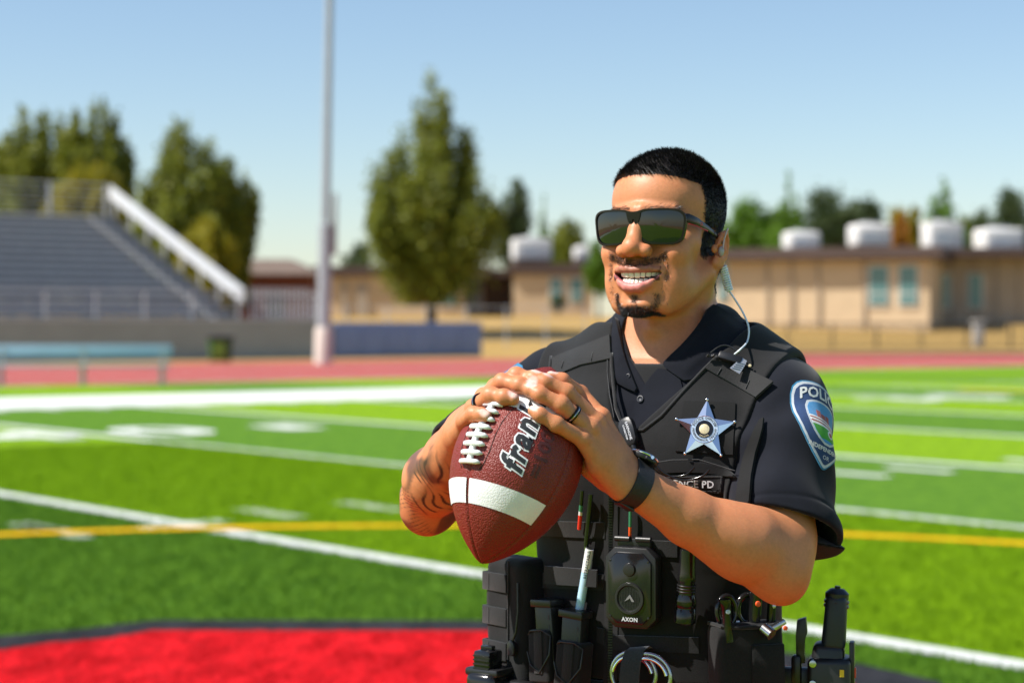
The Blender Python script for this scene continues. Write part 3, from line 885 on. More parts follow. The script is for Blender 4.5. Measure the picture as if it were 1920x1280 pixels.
def thick_patch(name, V3, tris, nrm, th, m, parent, back=0.002, local=None, smooth=True):
    """solid patch from a surface triangulation: front lifted by th along nrm"""
    k = len(V3); A = np.concatenate([V3 + nrm * th, V3 - nrm * back])
    Fs = []
    cnt = {}
    for t in tris:
        for a, b in zip(t, t[1:] + t[:1]):
            cnt[(a, b)] = cnt.get((a, b), 0) + 1
    bed = [(a, b) for (a, b) in cnt if (b, a) not in cnt]
    # orient
    t0 = tris[0]; nn = np.cross(V3[t0[1]] - V3[t0[0]], V3[t0[2]] - V3[t0[0]])
    flip = (nn @ nrm[t0[0]]) < 0
    for t in tris:
        f = tuple(t) if not flip else tuple(t[::-1])
        Fs.append(f); Fs.append(tuple(i + k for i in f[::-1]))
    for a, b in bed:
        Fs.append((b, a, a + k, b + k) if not flip else (a, b, b + k, a + k))
    A = A if local is None else local(A)
    me = mesh_np(name, A, Fs, False)
    bm = bmesh.new(); bm.from_mesh(me); bpy.data.meshes.remove(me)
    return link(name, bm_mesh(name, bm, auto=45), m, parent)
def patch_px(name, poly, f, th, m, parent, off=0.0, step=7.0, local=None, bulge=0.0, back=0.002):
    V2, tris, n = tri_poly(poly, step)
    P = hits(V2[:, 0], V2[:, 1], f, off)
    N0 = grad(f, P, 0.003)
    t = th
    if bulge > 0:
        A = np.array(resample(poly, step)); dm = np.min(np.linalg.norm(V2[:, None] - A[None], axis=2), 1)
        P = P + N0 * (bulge * smooth01(dm / (dm.max() + 1e-6) * 1.6))[:, None]
    return thick_patch(name, P, tris, N0, t, m, parent, back, local)
# ================================================================== THE PERSON: frames
def yaw_frame(o, psi, pitch=0.0, roll=0.0):
    fwd = Vector((-math.sin(psi), -math.cos(psi), 0)); left = Vector((math.cos(psi), -math.sin(psi), 0)); up = Vector((0, 0, 1))
    f2 = fwd * math.cos(pitch) + up * math.sin(pitch); u2 = up * math.cos(pitch) - fwd * math.sin(pitch)
    l3 = left * math.cos(roll) + u2 * math.sin(roll); u3 = u2 * math.cos(roll) - left * math.sin(roll)
    return Frame(o, np.array([[l3.x, -f2.x, u3.x], [l3.y, -f2.y, u3.y], [l3.z, -f2.z, u3.z]]))
HD = yaw_frame(at(1252, 427, 2.88), R(30.5), R(6))                 # head: x left, y back, z up
TO = yaw_frame(Vector((at(1232, 700, 2.93).x, 2.93, 0.0)), R(29))   # torso, z measured from the ground
BC = at(969, 869, 2.575)                                             # football centre
b_tip = at(905, 1049, 2.535)
BAX = (BC - b_tip).normalized()                                      # towards the upper tip

# ------------------------------------------------------------------ football as a field (needed by the hands)
BL, BRAD = 0.138, 0.0835
def ball_r(t):                                                       # radius along the axis, t in -1..1
    t = np.abs(t)
    return BRAD * (np.maximum(1 - t ** 2.05, 0) ** 0.80) * (1 - 0.02 * t) + 0.0
def ball_sdf(P):
    q = P - np.array(BC, f32); ax = np.array(BAX, f32)
    z = q @ ax; r = np.sqrt(np.maximum((q * q).sum(-1) - z * z, 0))
    t = np.clip(z / BL, -0.999, 0.999)
    d = (r - ball_r(t)) * (1 - 0.35 * np.abs(t))
    return np.where(np.abs(z) > BL, np.sqrt(r * r + (np.abs(z) - BL) ** 2), d).astype(f32)

# ------------------------------------------------------------------ torso
TZ = np.array([0.80, 0.90, 1.00, 1.10, 1.20, 1.28, 1.34, 1.40, 1.46])
TA = np.array([.155, .160, .152, .152, .163, .168, .160, .125, .07])     # half width
TB = np.array([.110, .112, .110, .112, .118, .118, .108, .090, .06])     # half depth
def lean(z): return 0.025 * np.clip((z - 1.05) / 0.33, 0, 1)
def TL(P):
    q = TO.loc(P); q = q.copy(); q[:, 0] -= lean(q[:, 2]); return q
def TW(p): return TO.w((p[0] + float(lean(np.array(p[2]))), p[1], p[2]))
def torso_sdf(P):
    q = TL(P)
    a = np.interp(q[:, 2], TZ, TA).astype(f32); b = np.interp(q[:, 2], TZ, TB).astype(f32)
    x = np.abs(q[:, 0]) / a; y = np.abs(q[:, 1] - 0.0) / b
    k = (x ** 2.5 + y ** 2.5 + 1e-9) ** (1 / 2.5)
    d = (k - 1) * np.minimum(a, b) * 0.95
    d = smax(d, np.maximum(0.80 - q[:, 2], q[:, 2] - 1.46), 0.02)
    m = np.stack([np.abs(q[:, 0]), q[:, 1], q[:, 2]], 1)
    d = smin(d, rcone(m, (0.03, 0.015, 1.405), (0.168, 0.012, 1.345), 0.062, 0.052), 0.05)     # trapezius to shoulder
    d = smin(d, ell(m, (0.075, -0.075, 1.255), (0.085, 0.050, 0.075)), 0.04)                   # chest
    return d
S_L = at(1466, 768, 2.80); E_L = at(1458, 1066, 2.665); W_L = at(1176, 901, 2.575)
S_R = at(1042, 728, 3.00); E_R = at(806, 940, 2.83); W_R = at(872, 806, 2.632)
def lerp(a, b, t): return a + (b - a) * t
def arm_L(P):
    d = chain(P, [S_L, lerp(S_L, E_L, 0.5), E_L], [0.056, 0.052, 0.040], 0.01)
    ax = (W_L - E_L)
    m1 = lerp(E_L, W_L, 0.24) + Vector((0.0, -0.004, 0.004)); m2 = lerp(E_L, W_L, 0.6) + Vector((0, 0, -0.001))
    d = smin(d, chain(P, [E_L, m1, m2, W_L], [0.040, 0.0465, 0.036, 0.0255], 0.012), 0.02)
    d = smin(d, rcone(P, lerp(S_L, E_L, 0.82) + Vector((0.01, -0.012, 0)), lerp(E_L, W_L, 0.33) + Vector((0, -0.006, 0.010)), 0.034, 0.034), 0.03)   # brachioradialis
    d = smin(d, sphere(P, E_L + Vector((0.008, 0.006, -0.020)), 0.026), 0.018)                # elbow point
    return d
def arm_R(P):
    d = chain(P, [S_R, lerp(S_R, E_R, 0.5), E_R], [0.056, 0.052, 0.040], 0.01)
    m1 = lerp(E_R, W_R, 0.28) + Vector((-0.004, 0, 0.004)); m2 = lerp(E_R, W_R, 0.65)
    d = smin(d, chain(P, [E_R, m1, m2, W_R], [0.040, 0.0455, 0.036, 0.0275], 0.012), 0.02)
    d = smin(d, sphere(P, E_R + Vector((-0.006, 0.004, -0.018)), 0.026), 0.02)
    return d

# ------------------------------------------------------------------ hands: joints laid on the ball
def onball(px, py, off): return hit(px, py, ball_sdf, off, 2.30, 2.9)
def finger(pix, rads, lift=0.0):
    return [onball(p[0], p[1], r * 0.92 + lift) if len(p) == 2 else at(p[0], p[1], p[2]) for p, r in zip(pix, rads)]
RF = [0.0114, 0.0103, 0.0093, 0.0080]
RL = [0.0104, 0.0091, 0.0082, 0.0070]
LH = {'index': (finger([(1126, 782, 2.575), (1090, 737), (1054, 714), (1033, 707)], RF, 0.001), RF),
      'middle': (finger([(1117, 790, 2.555), (1062, 735), (1022, 716), (1003, 709)], RF, 0.004), RF),
      'ring': (finger([(1106, 803, 2.540), (1052, 758), (1012, 739), (995, 732)], RF, 0.002), RF),
      'little': (finger([(1092, 823, 2.532), (1043, 795), (1012, 777), (1000, 770)], RL, 0.0), RL)}
RH = {'index': (finger([(930, 727, 2.615), (968, 704, 2.560), (1000, 712), (1018, 722)], RF, 0.0), RF),
      'middle': (finger([(908, 745, 2.590), (942, 716), (974, 722), (994, 728)], RF, 0.0), RF),
      'ring': (finger([(890, 766, 2.575), (920, 741), (946, 744), (962, 748)], RF, 0.0), RF),
      'little': (finger([(872, 790, 2.575), (888, 776), (902, 777), (912, 780)], RL, 0.0), RL)}
W_L2 = lerp(W_L, (LH['middle'][0][0] + LH['ring'][0][0]) / 2, 0.25)
def hand(H, W, E, side):
    ks = ['index', 'middle', 'ring', 'little']
    wd = (H['index'][0][0] - H['little'][0][0]).normalized()
    wr = {'index': W + wd * 0.013, 'middle': W + wd * 0.005, 'ring': W - wd * 0.004, 'little': W - wd * 0.013}
    inner = (BC - (H['middle'][0][0] + H['ring'][0][0]) / 2).normalized()
    def f(P):
        d = None
        for k in ks:
            pts, rad = H[k]
            m = lerp(wr[k], pts[0], 0.55) + inner * 0.002
            e = chain(P, [wr[k], m, pts[0]], [0.0175, 0.0145, rad[0] + 0.0005], 0.006)      # metacarpal
            d = e if d is None else smin(d, e, 0.010)
        mid = lerp(W, (H['middle'][0][0] + H['ring'][0][0]) / 2, 0.55) + inner * 0.008
        d = smin(d, sphere(P, mid, 0.017), 0.02)
        if side > 0: d = smin(d, rcone(P, at(1112, 872, 2.585), at(1140, 895, 2.585), 0.019, 0.019), 0.016)
        pm = lerp(W, H['little'][0][0], 0.45) + inner * 0.006
        d = smin(d, rcone(P, W - wd * 0.012, pm - wd * 0.004, 0.017, 0.015), 0.012)          # heel of the hand
        for k in ks:
            pts, rad = H[k]
            e = chain(P, pts, rad, 0.006)
            for j in (1, 2): e = smin(e, sphere(P, pts[j], rad[j] * 1.015), 0.004)             # knuckles
            out = (pts[0] - BC).normalized()
            e = smin(e, sphere(P, pts[0] + out * 0.002, rad[0] * 1.02), 0.004)
            d = smin(d, e, 0.0028)
        th0, th1, th2, th3 = H['thumb']
        d = smin(d, chain(P, [th0, th1], [0.016, 0.0145], 0.004), 0.014)
        d = smin(d, chain(P, [th1, th2, th3], [0.0125, 0.0108, 0.0088], 0.003), 0.005)
        return d
    return f
LH['thumb'] = (lerp(W_L, LH['index'][0][0], 0.22) + Vector((0.006, 0.016, 0.004)), at(1128, 815, 2.625), at(1096, 790, 2.662), at(1066, 778, 2.672))
RH['thumb'] = (lerp(W_R, RH['index'][0][0], 0.22) + Vector((-0.002, 0.012, 0.006)), at(918, 765, 2.655), at(950, 760, 2.678), at(980, 764, 2.690))
hand_L = hand(LH, W_L, E_L, 1)
hand_R = hand(RH, W_R, E_R, -1)

# ------------------------------------------------------------------ head (millimetres in the head frame)
def bend(q):
    b = q.copy(); b[:, 2] = q[:, 2] - 9.0 * (np.minimum(np.abs(q[:, 0]), 46) / 37.0) ** 2
    return b
UP_LIP = [(0, -102.0, -74.5), (10, -101.0, -73.6), (21, -96.5, -75.5), (31, -89.5, -79.5), (39, -81, -84)]
UP_R = [5.0, 5.2, 4.7, 3.5, 2.0]
LO_R = [7.0, 6.8, 5.9, 4.2, 2.2]
LO_LIP = [(0, -98.5, -99.0), (11, -97.5, -98.5), (22, -93, -95.5), (32, -87, -90.5), (39, -81, -85)]
def head_mm(q):
    m = q.copy(); m[:, 0] = np.abs(q[:, 0])
    d = ell(m, (0, 13, 32), (74, 91, 81))
    d = smin(d, ell(m, (0, -36, 34), (65, 54, 58)), 26)
    d = smin(d, ell(m, (0, -40, -30), (66, 48, 62)), 22)
    d = smin(d, ell(m, (0, -30, -84), (60, 54, 48)), 18)
    d = smin(d, rcone(m, (60, 4, -66), (33, -66, -119), 15, 15), 18)
    d = smin(d, ell(m, (0, -79, -119), (29, 17, 18)), 13)
    d = smin(d, ell(m, (55, -50, -28), (14, 24, 15)), 16)          # cheekbone
    d = smin(d, ell(m, (47, -71, -48), (19, 19, 18)), 18)          # smiling cheek
    d = smin(d, ell(m, (41, -56, -84), (23, 27, 34)), 18)          # side of the mouth
    d = smin(d, ell(m, (0, -70, -82), (42, 31, 36)), 13)           # muzzle
    d = smin(d, rcone(m, (4, -92, 13), (44, -76, 11), 8, 7), 9)    # brow ridge
    d = smax(d, -ell(m, (31, -99, -7), (17, 14, 11)), 10)          # eye socket
    d = smin(d, sphere(m, (31, -77, -7), 14.0), 5)
    d = smin(d, chain(m, [(0, -89, 4), (0, -97.5, -16), (0, -108, -42)], [9.5, 11.5, 13.0], 6), 11)
    d = smin(d, sphere(m, (0, -111.5, -44.5), 13.6), 6)
    d = smin(d, ell(m, (16.8, -102, -48.0), (11.0, 12, 10)), 6)   # nostril wings
    d = smax(d, -ell(m, (8.5, -108, -58.5), (4.6, 6, 3.8)), 3)
    d = smax(d, -chain(m, [(24, -101, -50), (33, -97, -62), (43, -86, -80)], [2.0, 3.0, 1.4], 3), 8)   # smile fold
    d = smax(d, -chain(m, [(0, -110, -61), (0, -109, -68)], [1.5, 1.5], 2), 5)
    b = bend(m)
    d = smin(d, chain(b, UP_LIP, UP_R, 3), 4.5)
    d = smin(d, chain(b, LO_LIP, LO_R, 3), 5)
    d = smax(d, -ell(m, (0, -100, -114), (17, 6, 4.5)), 7)         # dip under the lower lip
    hx = 7.0 * np.maximum(1 - (m[:, 0] / 37.0) ** 2, 0) ** 0.62
    op = np.maximum(np.abs(b[:, 2] + 85.9) - hx, np.maximum(m[:, 0] - 37, m[:, 1] + 60))
    d = smax(d, -op, 2.2)
    # ears
    near = np.nonzero((m[:, 0] > 52) & (np.abs(m[:, 1] - 17) < 40) & (np.abs(m[:, 2] + 30) < 50))[0]
    if len(near) == 0: return d
    full, m = d, m[near]; d = full[near]
    e = ell(m, (77, 17, -31), (6.2, 16, 25))
    a = np.linspace(-0.7, 3.9, 11)
    rim = [(80.5 + 2.0 * math.sin(t), 17 + 14.5 * math.cos(t), -28.5 + 22 * math.sin(t)) for t in a]
    e = smin(e, chain(m, rim, [3.0] * len(rim), 1.5), 2.5)
    e = smax(e, -ell(m, (86.5, 15, -29), (8.5, 10.5, 17.5)), 2)
    e = smin(e, chain(m, [(79, 14, -42), (81, 21, -31), (81, 19, -19)], [2.6, 2.8, 2.2], 2), 3)
    e = smax(e, -ell(m, (82, 7, -34), (10, 7.5, 9)), 2)
    e = smin(e, ell(m, (75.0, 7, -52), (5, 8, 7.5)), 5)
    e = smin(e, ell(m, (75.5, -1, -32), (4, 4, 6)), 3)
    full[near] = smin(d, e, 4)
    return full
NB = TW((0, 0.012, 1.375))       # neck base
def head_sdf(P):
    q = HD.loc(P) * 1000.0
    return (head_mm(q) / 1000.0).astype(f32)
NT = HD.w((0, 0.020, -0.045))
def neck_sdf(P):
    d = rcone(P, NT, NB, 0.060, 0.064)
    q = HD.loc(P)
    for sx in (-1, 1):
        d = smin(d, rcone(P, HD.w((sx * 0.060, 0.024, -0.055)), TW((sx * 0.022, -0.055, 1.385)), 0.013, 0.012), 0.014)
    d = smin(d, sphere(P, HD.w((0, -0.038, -0.128)) * 0.5 + TW((0, -0.052, 1.42)) * 0.5, 0.014), 0.02)
    return d
def bb(pts, r):
    A = np.array([tuple(p) for p in pts]); return A.min(0) - r, A.max(0) + r
body = Groups()
def torso_in(P): return torso_sdf(P) + 0.002
hc_ = HD.w((0, -0.005, -0.01))
body.add(lambda P: smin(head_sdf(P), neck_sdf(P), 0.014), np.array(hc_) - np.array([0.21, 0.21, 0.27]), np.array(hc_) + np.array([0.20, 0.20, 0.17]), 0.01)
body.add(torso_in, np.array(TO.w((0, 0, 1.15))) - np.array([0.36, 0.33, 0.37]), np.array(TO.w((0, 0, 1.15))) + np.array([0.36, 0.33, 0.37]), 0.02)
lo, hi = bb([S_L, E_L, W_L], 0.085); body.add(arm_L, lo, hi, 0.015)
lo, hi = bb([S_R, E_R, W_R], 0.085); body.add(arm_R, lo, hi, 0.015)
for Hn, Wn, fn in ((LH, W_L, hand_L), (RH, W_R, hand_R)):
    lo, hi = bb([Wn] + [p for k in ('index', 'middle', 'ring', 'little') for p in Hn[k][0]] + list(Hn['thumb']), 0.04); body.add(fn, lo, hi, 0.010)

# ------------------------------------------------------------------ skin colours and material
def smooth01(x): x = np.clip(x, 0, 1); return x * x * (3 - 2 * x)
def lip_mask(q):
    m = q.copy(); m[:, 0] = np.abs(q[:, 0]); b = bend(m)
    d = np.minimum(chain(b, UP_LIP, UP_R, 3), chain(b, LO_LIP, LO_R, 3))
    return smooth01((0.9 - d) / 1.4) * smooth01((39.5 - m[:, 0]) / 3.0) * (q[:, 1] < -76)
def hair_line(q):
    """signed amount inside the scalp hair (mm)"""
    x = np.abs(q[:, 0]); y = q[:, 1]; z = q[:, 2]
    front = z - (71 + 4 * np.cos(np.clip(x / 60, 0, 1) * 3.14) - 0)             # above the forehead line
    temple_y = np.interp(z, [-52, -40, -15, 12, 36, 54, 71], [2, -8, -14, -26, -30, -38, -120])
    side = y - temple_y
    a = np.where(z > 66, np.maximum(front, side), side)
    back = z - np.interp(y, [-20, 0, 12, 30, 60], [-46, -46, -40, -70, -92])
    ear = np.sqrt((y - 16) ** 2 + (z + 30) ** 2) - 27
    r = np.minimum(a, back) + 1.6 * np.sin(q[:, 0] * 0.55) + 1.2 * np.sin(q[:, 0] * 1.3 + q[:, 1] * 0.7) + 1.0 * np.sin(q[:, 2] * 0.9)
    r = np.where((x > 66) & (z < 4), np.minimum(r, ear), r)
    return r
def skin_cols(V):
    n = len(V); col = np.tile(np.array([0.585, 0.228, 0.102], f32), (n, 1))
    q = HD.loc(V) * 1000.0
    hd = (np.abs(q) < np.array([110, 150, 160])).all(1)
    w = wob(V, 60, 5)[:, None]
    col *= 1 + 0.025 * w
    col[:, 0] *= (1 + 0.03 * wob(V, 35, 6))
    col *= (1 - 0.05 * smooth01(wob(V, 330, 15, 2) * 1.6 - 0.6) - 0.03 * smooth01(wob(V, 130, 16, 2)))[:, None]
    i = np.nonzero(hd)[0]; qq = q[i]
    L = lip_mask(qq)[:, None]
    lower = (bend(qq)[:, 2] < -87)[:, None]
    lipc = np.where(lower, np.array([0.58, 0.19, 0.205]), np.array([0.30, 0.115, 0.09]))
    c = col[i] * (1 - L) + lipc * L
    # reddish nose, cheeks, ears
    for cc, r, s in (((0, -118, -46), 20, 0.18), ((46, -86, -48), 26, 0.14), ((-46, -86, -48), 26, 0.14), ((80, 17, -30), 34, 0.30), ((-80, 17, -30), 34, 0.3)):
        g = np.exp(-((qq - np.array(cc)) ** 2).sum(1) / r ** 2)[:, None] * s
        c = c * (1 + g * np.array([0.25, -0.35, -0.45]))
    # shaved shadow and roots
    hl = smooth01(hair_line(qq) / 7.0 + 0.25)[:, None] * (lip_mask(qq) < 0.1)[:, None]
    c = c * (1 - hl) + np.array([0.016, 0.013, 0.012]) * hl
    bd = beard_density(qq)[:, None] * 0.34
    c = c * (1 - bd) + np.array([0.10, 0.055, 0.035]) * bd
    mouth = (qq[:, 1] > -95) & (np.abs(qq[:, 0]) < 36) & (np.abs(bend(qq)[:, 2] + 86) < 9.5) & (qq[:, 1] < -55) & (lip_mask(qq) < 0.3)
    c[mouth] = (0.10, 0.02, 0.02)
    col[i] = c
    # knuckles redder, nails pale
    for Hn in (LH, RH):
        for k in ('index', 'middle', 'ring', 'little'):
            pts, rad = Hn[k]
            for j in (0, 1, 2):
                g = np.exp(-((V - np.array(pts[j])) ** 2).sum(1) / (0.010 ** 2))[:, None]
                col *= 1 + g * np.array([0.02, -0.14, -0.16])
            tip, dip = np.array(pts[3]), np.array(pts[2]); ax = tip - dip; ax /= np.linalg.norm(ax)
            out = tip - np.array(BC); out -= ax * (out @ ax); out /= np.linalg.norm(out); sd = np.cross(ax, out)
            r = V - (tip + ax * 0.0005 + out * rad[3] * 0.9)
            g = smooth01(2.2 - 1.5 * np.sqrt((r @ ax / 0.0062) ** 2 + (r @ sd / 0.0052) ** 2 + (np.minimum(r @ out, 0) / 0.004) ** 2))[:, None]
            col = col * (1 - g) + np.array([0.80, 0.52, 0.44]) * g
    # tattoo on the right forearm: flowing bands and feathers, its own ink colour
    ax = np.array(W_R - E_R); ln = np.linalg.norm(ax); ax /= ln
    r = V - np.array(E_R); t = (r @ ax) / ln
    rad_v = r - (r @ ax)[:, None] * ax
    near = (t > -0.35) & (t < 0.90) & (np.linalg.norm(rad_v, axis=1) < 0.075) & (V[:, 0] < W_R.x + 0.03)
    i = np.nonzero(near)[0]
    if len(i):
        e1 = np.cross(ax, [0, 0, 1.0]); e1 /= np.linalg.norm(e1); e2 = np.cross(ax, e1)
        rv = rad_v[i]; an = np.arctan2(rv @ e2, rv @ e1); tt = t[i]
        S = np.stack([tt * 0.25, an * 0.045, np.zeros_like(tt)], 1).astype(f32)
        wv = wob(S, 45, 77, 3); w2 = wob(S, 28, 78, 2); w3 = wob(S, 110, 79, 2)
        lines = np.abs(np.sin(34 * tt + 7 * an + 5.5 * wv))
        feather = np.abs(np.sin(60 * tt - 22 * an + 4 * w2))
        ink = smooth01((0.62 - lines) / 0.35) * smooth01(w2 * 2.0 + 1.0)
        ink = np.maximum(ink, smooth01((0.45 - feather) / 0.35) * smooth01(-w2 * 2.2 + 0.35) * 0.85)
        ink = np.maximum(ink, smooth01(wv * 2.2 - 0.55) * 0.8) * smooth01(0.9 + w3)
        fade = smooth01((tt + 0.30) / 0.10) * smooth01((0.84 - tt) / 0.12)
        ink = (ink * fade * 0.93)[:, None]
        col[i] = col[i] * (1 - ink) + np.array([0.018, 0.019, 0.022]) * ink
    return np.clip(col, 0.004, 1)
def beard_density(q):
    """moustache, thin sides and chin beard, 0..1"""
    x = np.abs(q[:, 0]); b = bend(np.stack([x, q[:, 1], q[:, 2]], 1)); zb = b[:, 2]; z = q[:, 2]; y = q[:, 1]
    front = y < -58
    mo = smooth01((zb + 71.5) / 2.5) * smooth01((-56.5 - 0.04 * x - zb) / 3.5) * smooth01((48 - x) / 5)
    mo = mo * np.interp(x, [0, 5, 12, 34, 46], [0.35, 0.5, 0.62, 0.85, 0.9])
    mo2 = np.exp(-((x - 44.0) / 3.4) ** 2) * smooth01((z + 92) / 6) * smooth01((-60 - z) / 5) * 0.5      # down past the corners
    side = np.exp(-((x - 40 + 0.14 * (z + 95)) / 4.0) ** 2) * smooth01((z + 120) / 6) * smooth01((-86 - z) / 6) * 0.14
    gt = smooth01((-120 - 0.008 * x * x - z) / 6) * smooth01((37 - x) / 9) * smooth01((z + 152) / 6)
    gt = np.maximum(gt, np.exp(-(np.sqrt((x / 33) ** 2 + ((z + 110) / 24) ** 2) - 1) ** 2 / 0.022) * (z < -106) * 0.9 * smooth01((39 - x) / 8))
    soul = np.exp(-(x / 5.0) ** 2) * smooth01((z + 122) / 5) * smooth01((-107 - z) / 3) * 0.8
    d = np.maximum.reduce([mo, mo2, side, gt, soul])
    return np.clip(d, 0, 1) * front
def skin_material():
    m = bpy.data.materials.new('skin'); m.use_nodes = True
    N, L = m.node_tree.nodes, m.node_tree.links; b = N['Principled BSDF']
    a = N.new('ShaderNodeVertexColor'); a.layer_name = 'skin_tint'
    tc = N.new('ShaderNodeTexCoord')
    n = N.new('ShaderNodeTexNoise'); n.inputs['Scale'].default_value = 260; n.inputs['Detail'].default_value = 4
    L.new(tc.outputs['Object'], n.inputs['Vector'])
    mr = N.new('ShaderNodeMapRange'); mr.inputs['From Min'].default_value = 0.3; mr.inputs['From Max'].default_value = 0.7; mr.inputs['To Min'].default_value = 0.94; mr.inputs['To Max'].default_value = 1.05
    L.new(n.outputs['Fac'], mr.inputs['Value'])
    mm = N.new('ShaderNodeVectorMath'); mm.operation = 'SCALE'
    L.new(a.outputs['Color'], mm.inputs[0]); L.new(mr.outputs['Result'], mm.inputs['Scale'])
    L.new(mm.outputs['Vector'], b.inputs['Base Color'])
    b.inputs['Roughness'].default_value = 0.48; b.inputs['Specular IOR Level'].default_value = 0.40
    b.inputs['Subsurface Weight'].default_value = 0.18
    b.inputs['Subsurface Radius'].default_value = (1.0, 0.35, 0.18); b.inputs['Subsurface Scale'].default_value = 0.006
    n2 = N.new('ShaderNodeTexNoise'); n2.inputs['Scale'].default_value = 340; n2.inputs['Detail'].default_value = 5; n2.inputs['Roughness'].default_value = 0.7
    L.new(tc.outputs['Object'], n2.inputs['Vector'])
    v2 = N.new('ShaderNodeTexVoronoi'); v2.inputs['Scale'].default_value = 420; L.new(tc.outputs['Object'], v2.inputs['Vector'])
    ad = N.new('ShaderNodeMath'); ad.operation = 'ADD'; L.new(n2.outputs['Fac'], ad.inputs[0]); L.new(v2.outputs['Distance'], ad.inputs[1])
    bp = N.new('ShaderNodeBump'); bp.inputs['Strength'].default_value = 0.16; bp.inputs['Distance'].default_value = 0.0006
    L.new(ad.outputs[0], bp.inputs['Height']); L.new(bp.outputs['Normal'], b.inputs['Normal'])
    return m
M_skin = skin_material()
person = thing('person', 'smiling person in dark police uniform and tactical vest holding a football', 'person', (float(TO.o[0]), float(TO.o[1]), 0.0))
PINV = Matrix.Translation(-Vector(person.location))
def to_person(V): return np.asarray(V) - np.array(person.location)
V, Fq = surface_nets(body, np.array([at(740, 700, 2.7).x, 2.42, 0.86]), np.array([at(1545, 700, 2.75).x, 3.22, 1.72]), RES_BODY)
V = project_to(body, V, 1)
me = mesh_np('body', to_person(V), Fq, True)
setcol(me, 'skin_tint', skin_cols(V))
body_o = link('body', me, M_skin, person)
BODY_V = V
print('body', len(V), len(Fq))

# ------------------------------------------------------------------ hair and beard strands
M_hair = mat('black_hair', (0.017, 0.014, 0.012), 0.32, spec=0.7)
def strands(name, pts, dirs, length, width, seed, curl=0.3, m=None):
    g = np.random.default_rng(seed); k = len(pts)
    L_ = length * g.uniform(0.6, 1.25, (k, 1))
    sdv = np.cross(dirs, g.normal(0, 1, (k, 3))); sdv /= np.linalg.norm(sdv, axis=1)[:, None] + 1e-9
    cv = g.normal(0, 1, (k, 3)) * curl
    w = width * g.uniform(0.7, 1.3, (k, 1))
    p0 = pts - dirs * 0.0008; p1 = pts + dirs * L_ * 0.5 + cv * L_ * 0.12; p2 = pts + dirs * L_ + cv * L_ * 0.5
    V = np.stack([p0 - sdv * w, p0 + sdv * w, p1 + sdv * w * 0.85, p1 - sdv * w * 0.85, p2 + sdv * w * 0.2, p2 - sdv * w * 0.2], 1).reshape(-1, 3)
    b = np.arange(k)[:, None] * 6
    Fq = np.concatenate([b + np.array([[0, 1, 2, 3]]), b + np.array([[3, 2, 4, 5]])])
    return link(name, mesh_np(name, to_person(V), Fq, True), m or M_hair, person)
qh = HD.loc(V) * 1000.0
inhead = np.nonzero((np.abs(qh) < np.array([100, 140, 150])).all(1))[0]
NRM = grad(head_sdf, V[inhead])
def scatter(density, n, seed):
    g = np.random.default_rng(seed); p = np.maximum(density, 0); p = p / p.sum()
    j = g.choice(len(inhead), n, p=p)
    jit = g.normal(0, 0.0009, (n, 3))
    return V[inhead][j] + jit - NRM[j] * (jit * NRM[j]).sum(1)[:, None], NRM[j], qh[inhead][j]
hl = hair_line(qh[inhead])
dens = smooth01(hl / 5.0 + 0.35) * (qh[inhead][:, 2] > -95) * (np.abs(qh[inhead][:, 0]) < 79)
P_, N0, Q_ = scatter(dens, N_HAIR, 3)
fw_ = np.array(HD.wd((0, -1, 0))); upv = np.array(HD.wd((0, 0, 1)))
top = smooth01((Q_[:, 2] - 20) / 60)[:, None]
D_ = N0 * (0.40 + 0.40 * top) + fw_ * 0.8 * top - upv * (0.85 * (1 - top)) + fw_ * 0.12 + np.random.default_rng(4).normal(0, 0.15, N0.shape)
D_ /= np.linalg.norm(D_, axis=1)[:, None]
ln_ = 0.0030 + 0.0055 * top
strands('hair', P_, D_, ln_ * 0.9, 0.00030, 5, curl=0.2)
bd = beard_density(qh[inhead])
P_, N0, Q_ = scatter(bd ** 1.3, N_BEARD, 6)
D_ = N0 * 0.7 - upv * 0.55 + np.random.default_rng(8).normal(0, 0.35, N0.shape); D_ /= np.linalg.norm(D_, axis=1)[:, None]
strands('beard', P_, D_, np.where(Q_[:, 2:3] < -98, 0.0036, 0.0028), 0.00017, 9)
x_ = np.abs(qh[inhead][:, 0])
br = np.exp(-((qh[inhead][:, 2] - (13.0 + 0.06 * x_ - 0.0028 * (x_ - 30) ** 2)) / 3.2) ** 2) * (x_ > 11) * (x_ < 54) * (qh[inhead][:, 1] < -50)
P_, N0, Q_ = scatter(br, 550, 12)
D_ = N0 * 0.45 + np.array(HD.wd((1, 0.3, 0.25))) * np.sign(Q_[:, :1]) + np.random.default_rng(8).normal(0, 0.2, N0.shape); D_ /= np.linalg.norm(D_, axis=1)[:, None]
for sx in (-1, 1):
    k_ = Q_[:, 0] * sx > 0
    strands('eyebrow', P_[k_], D_[k_], 0.0045, 0.00017, 13)

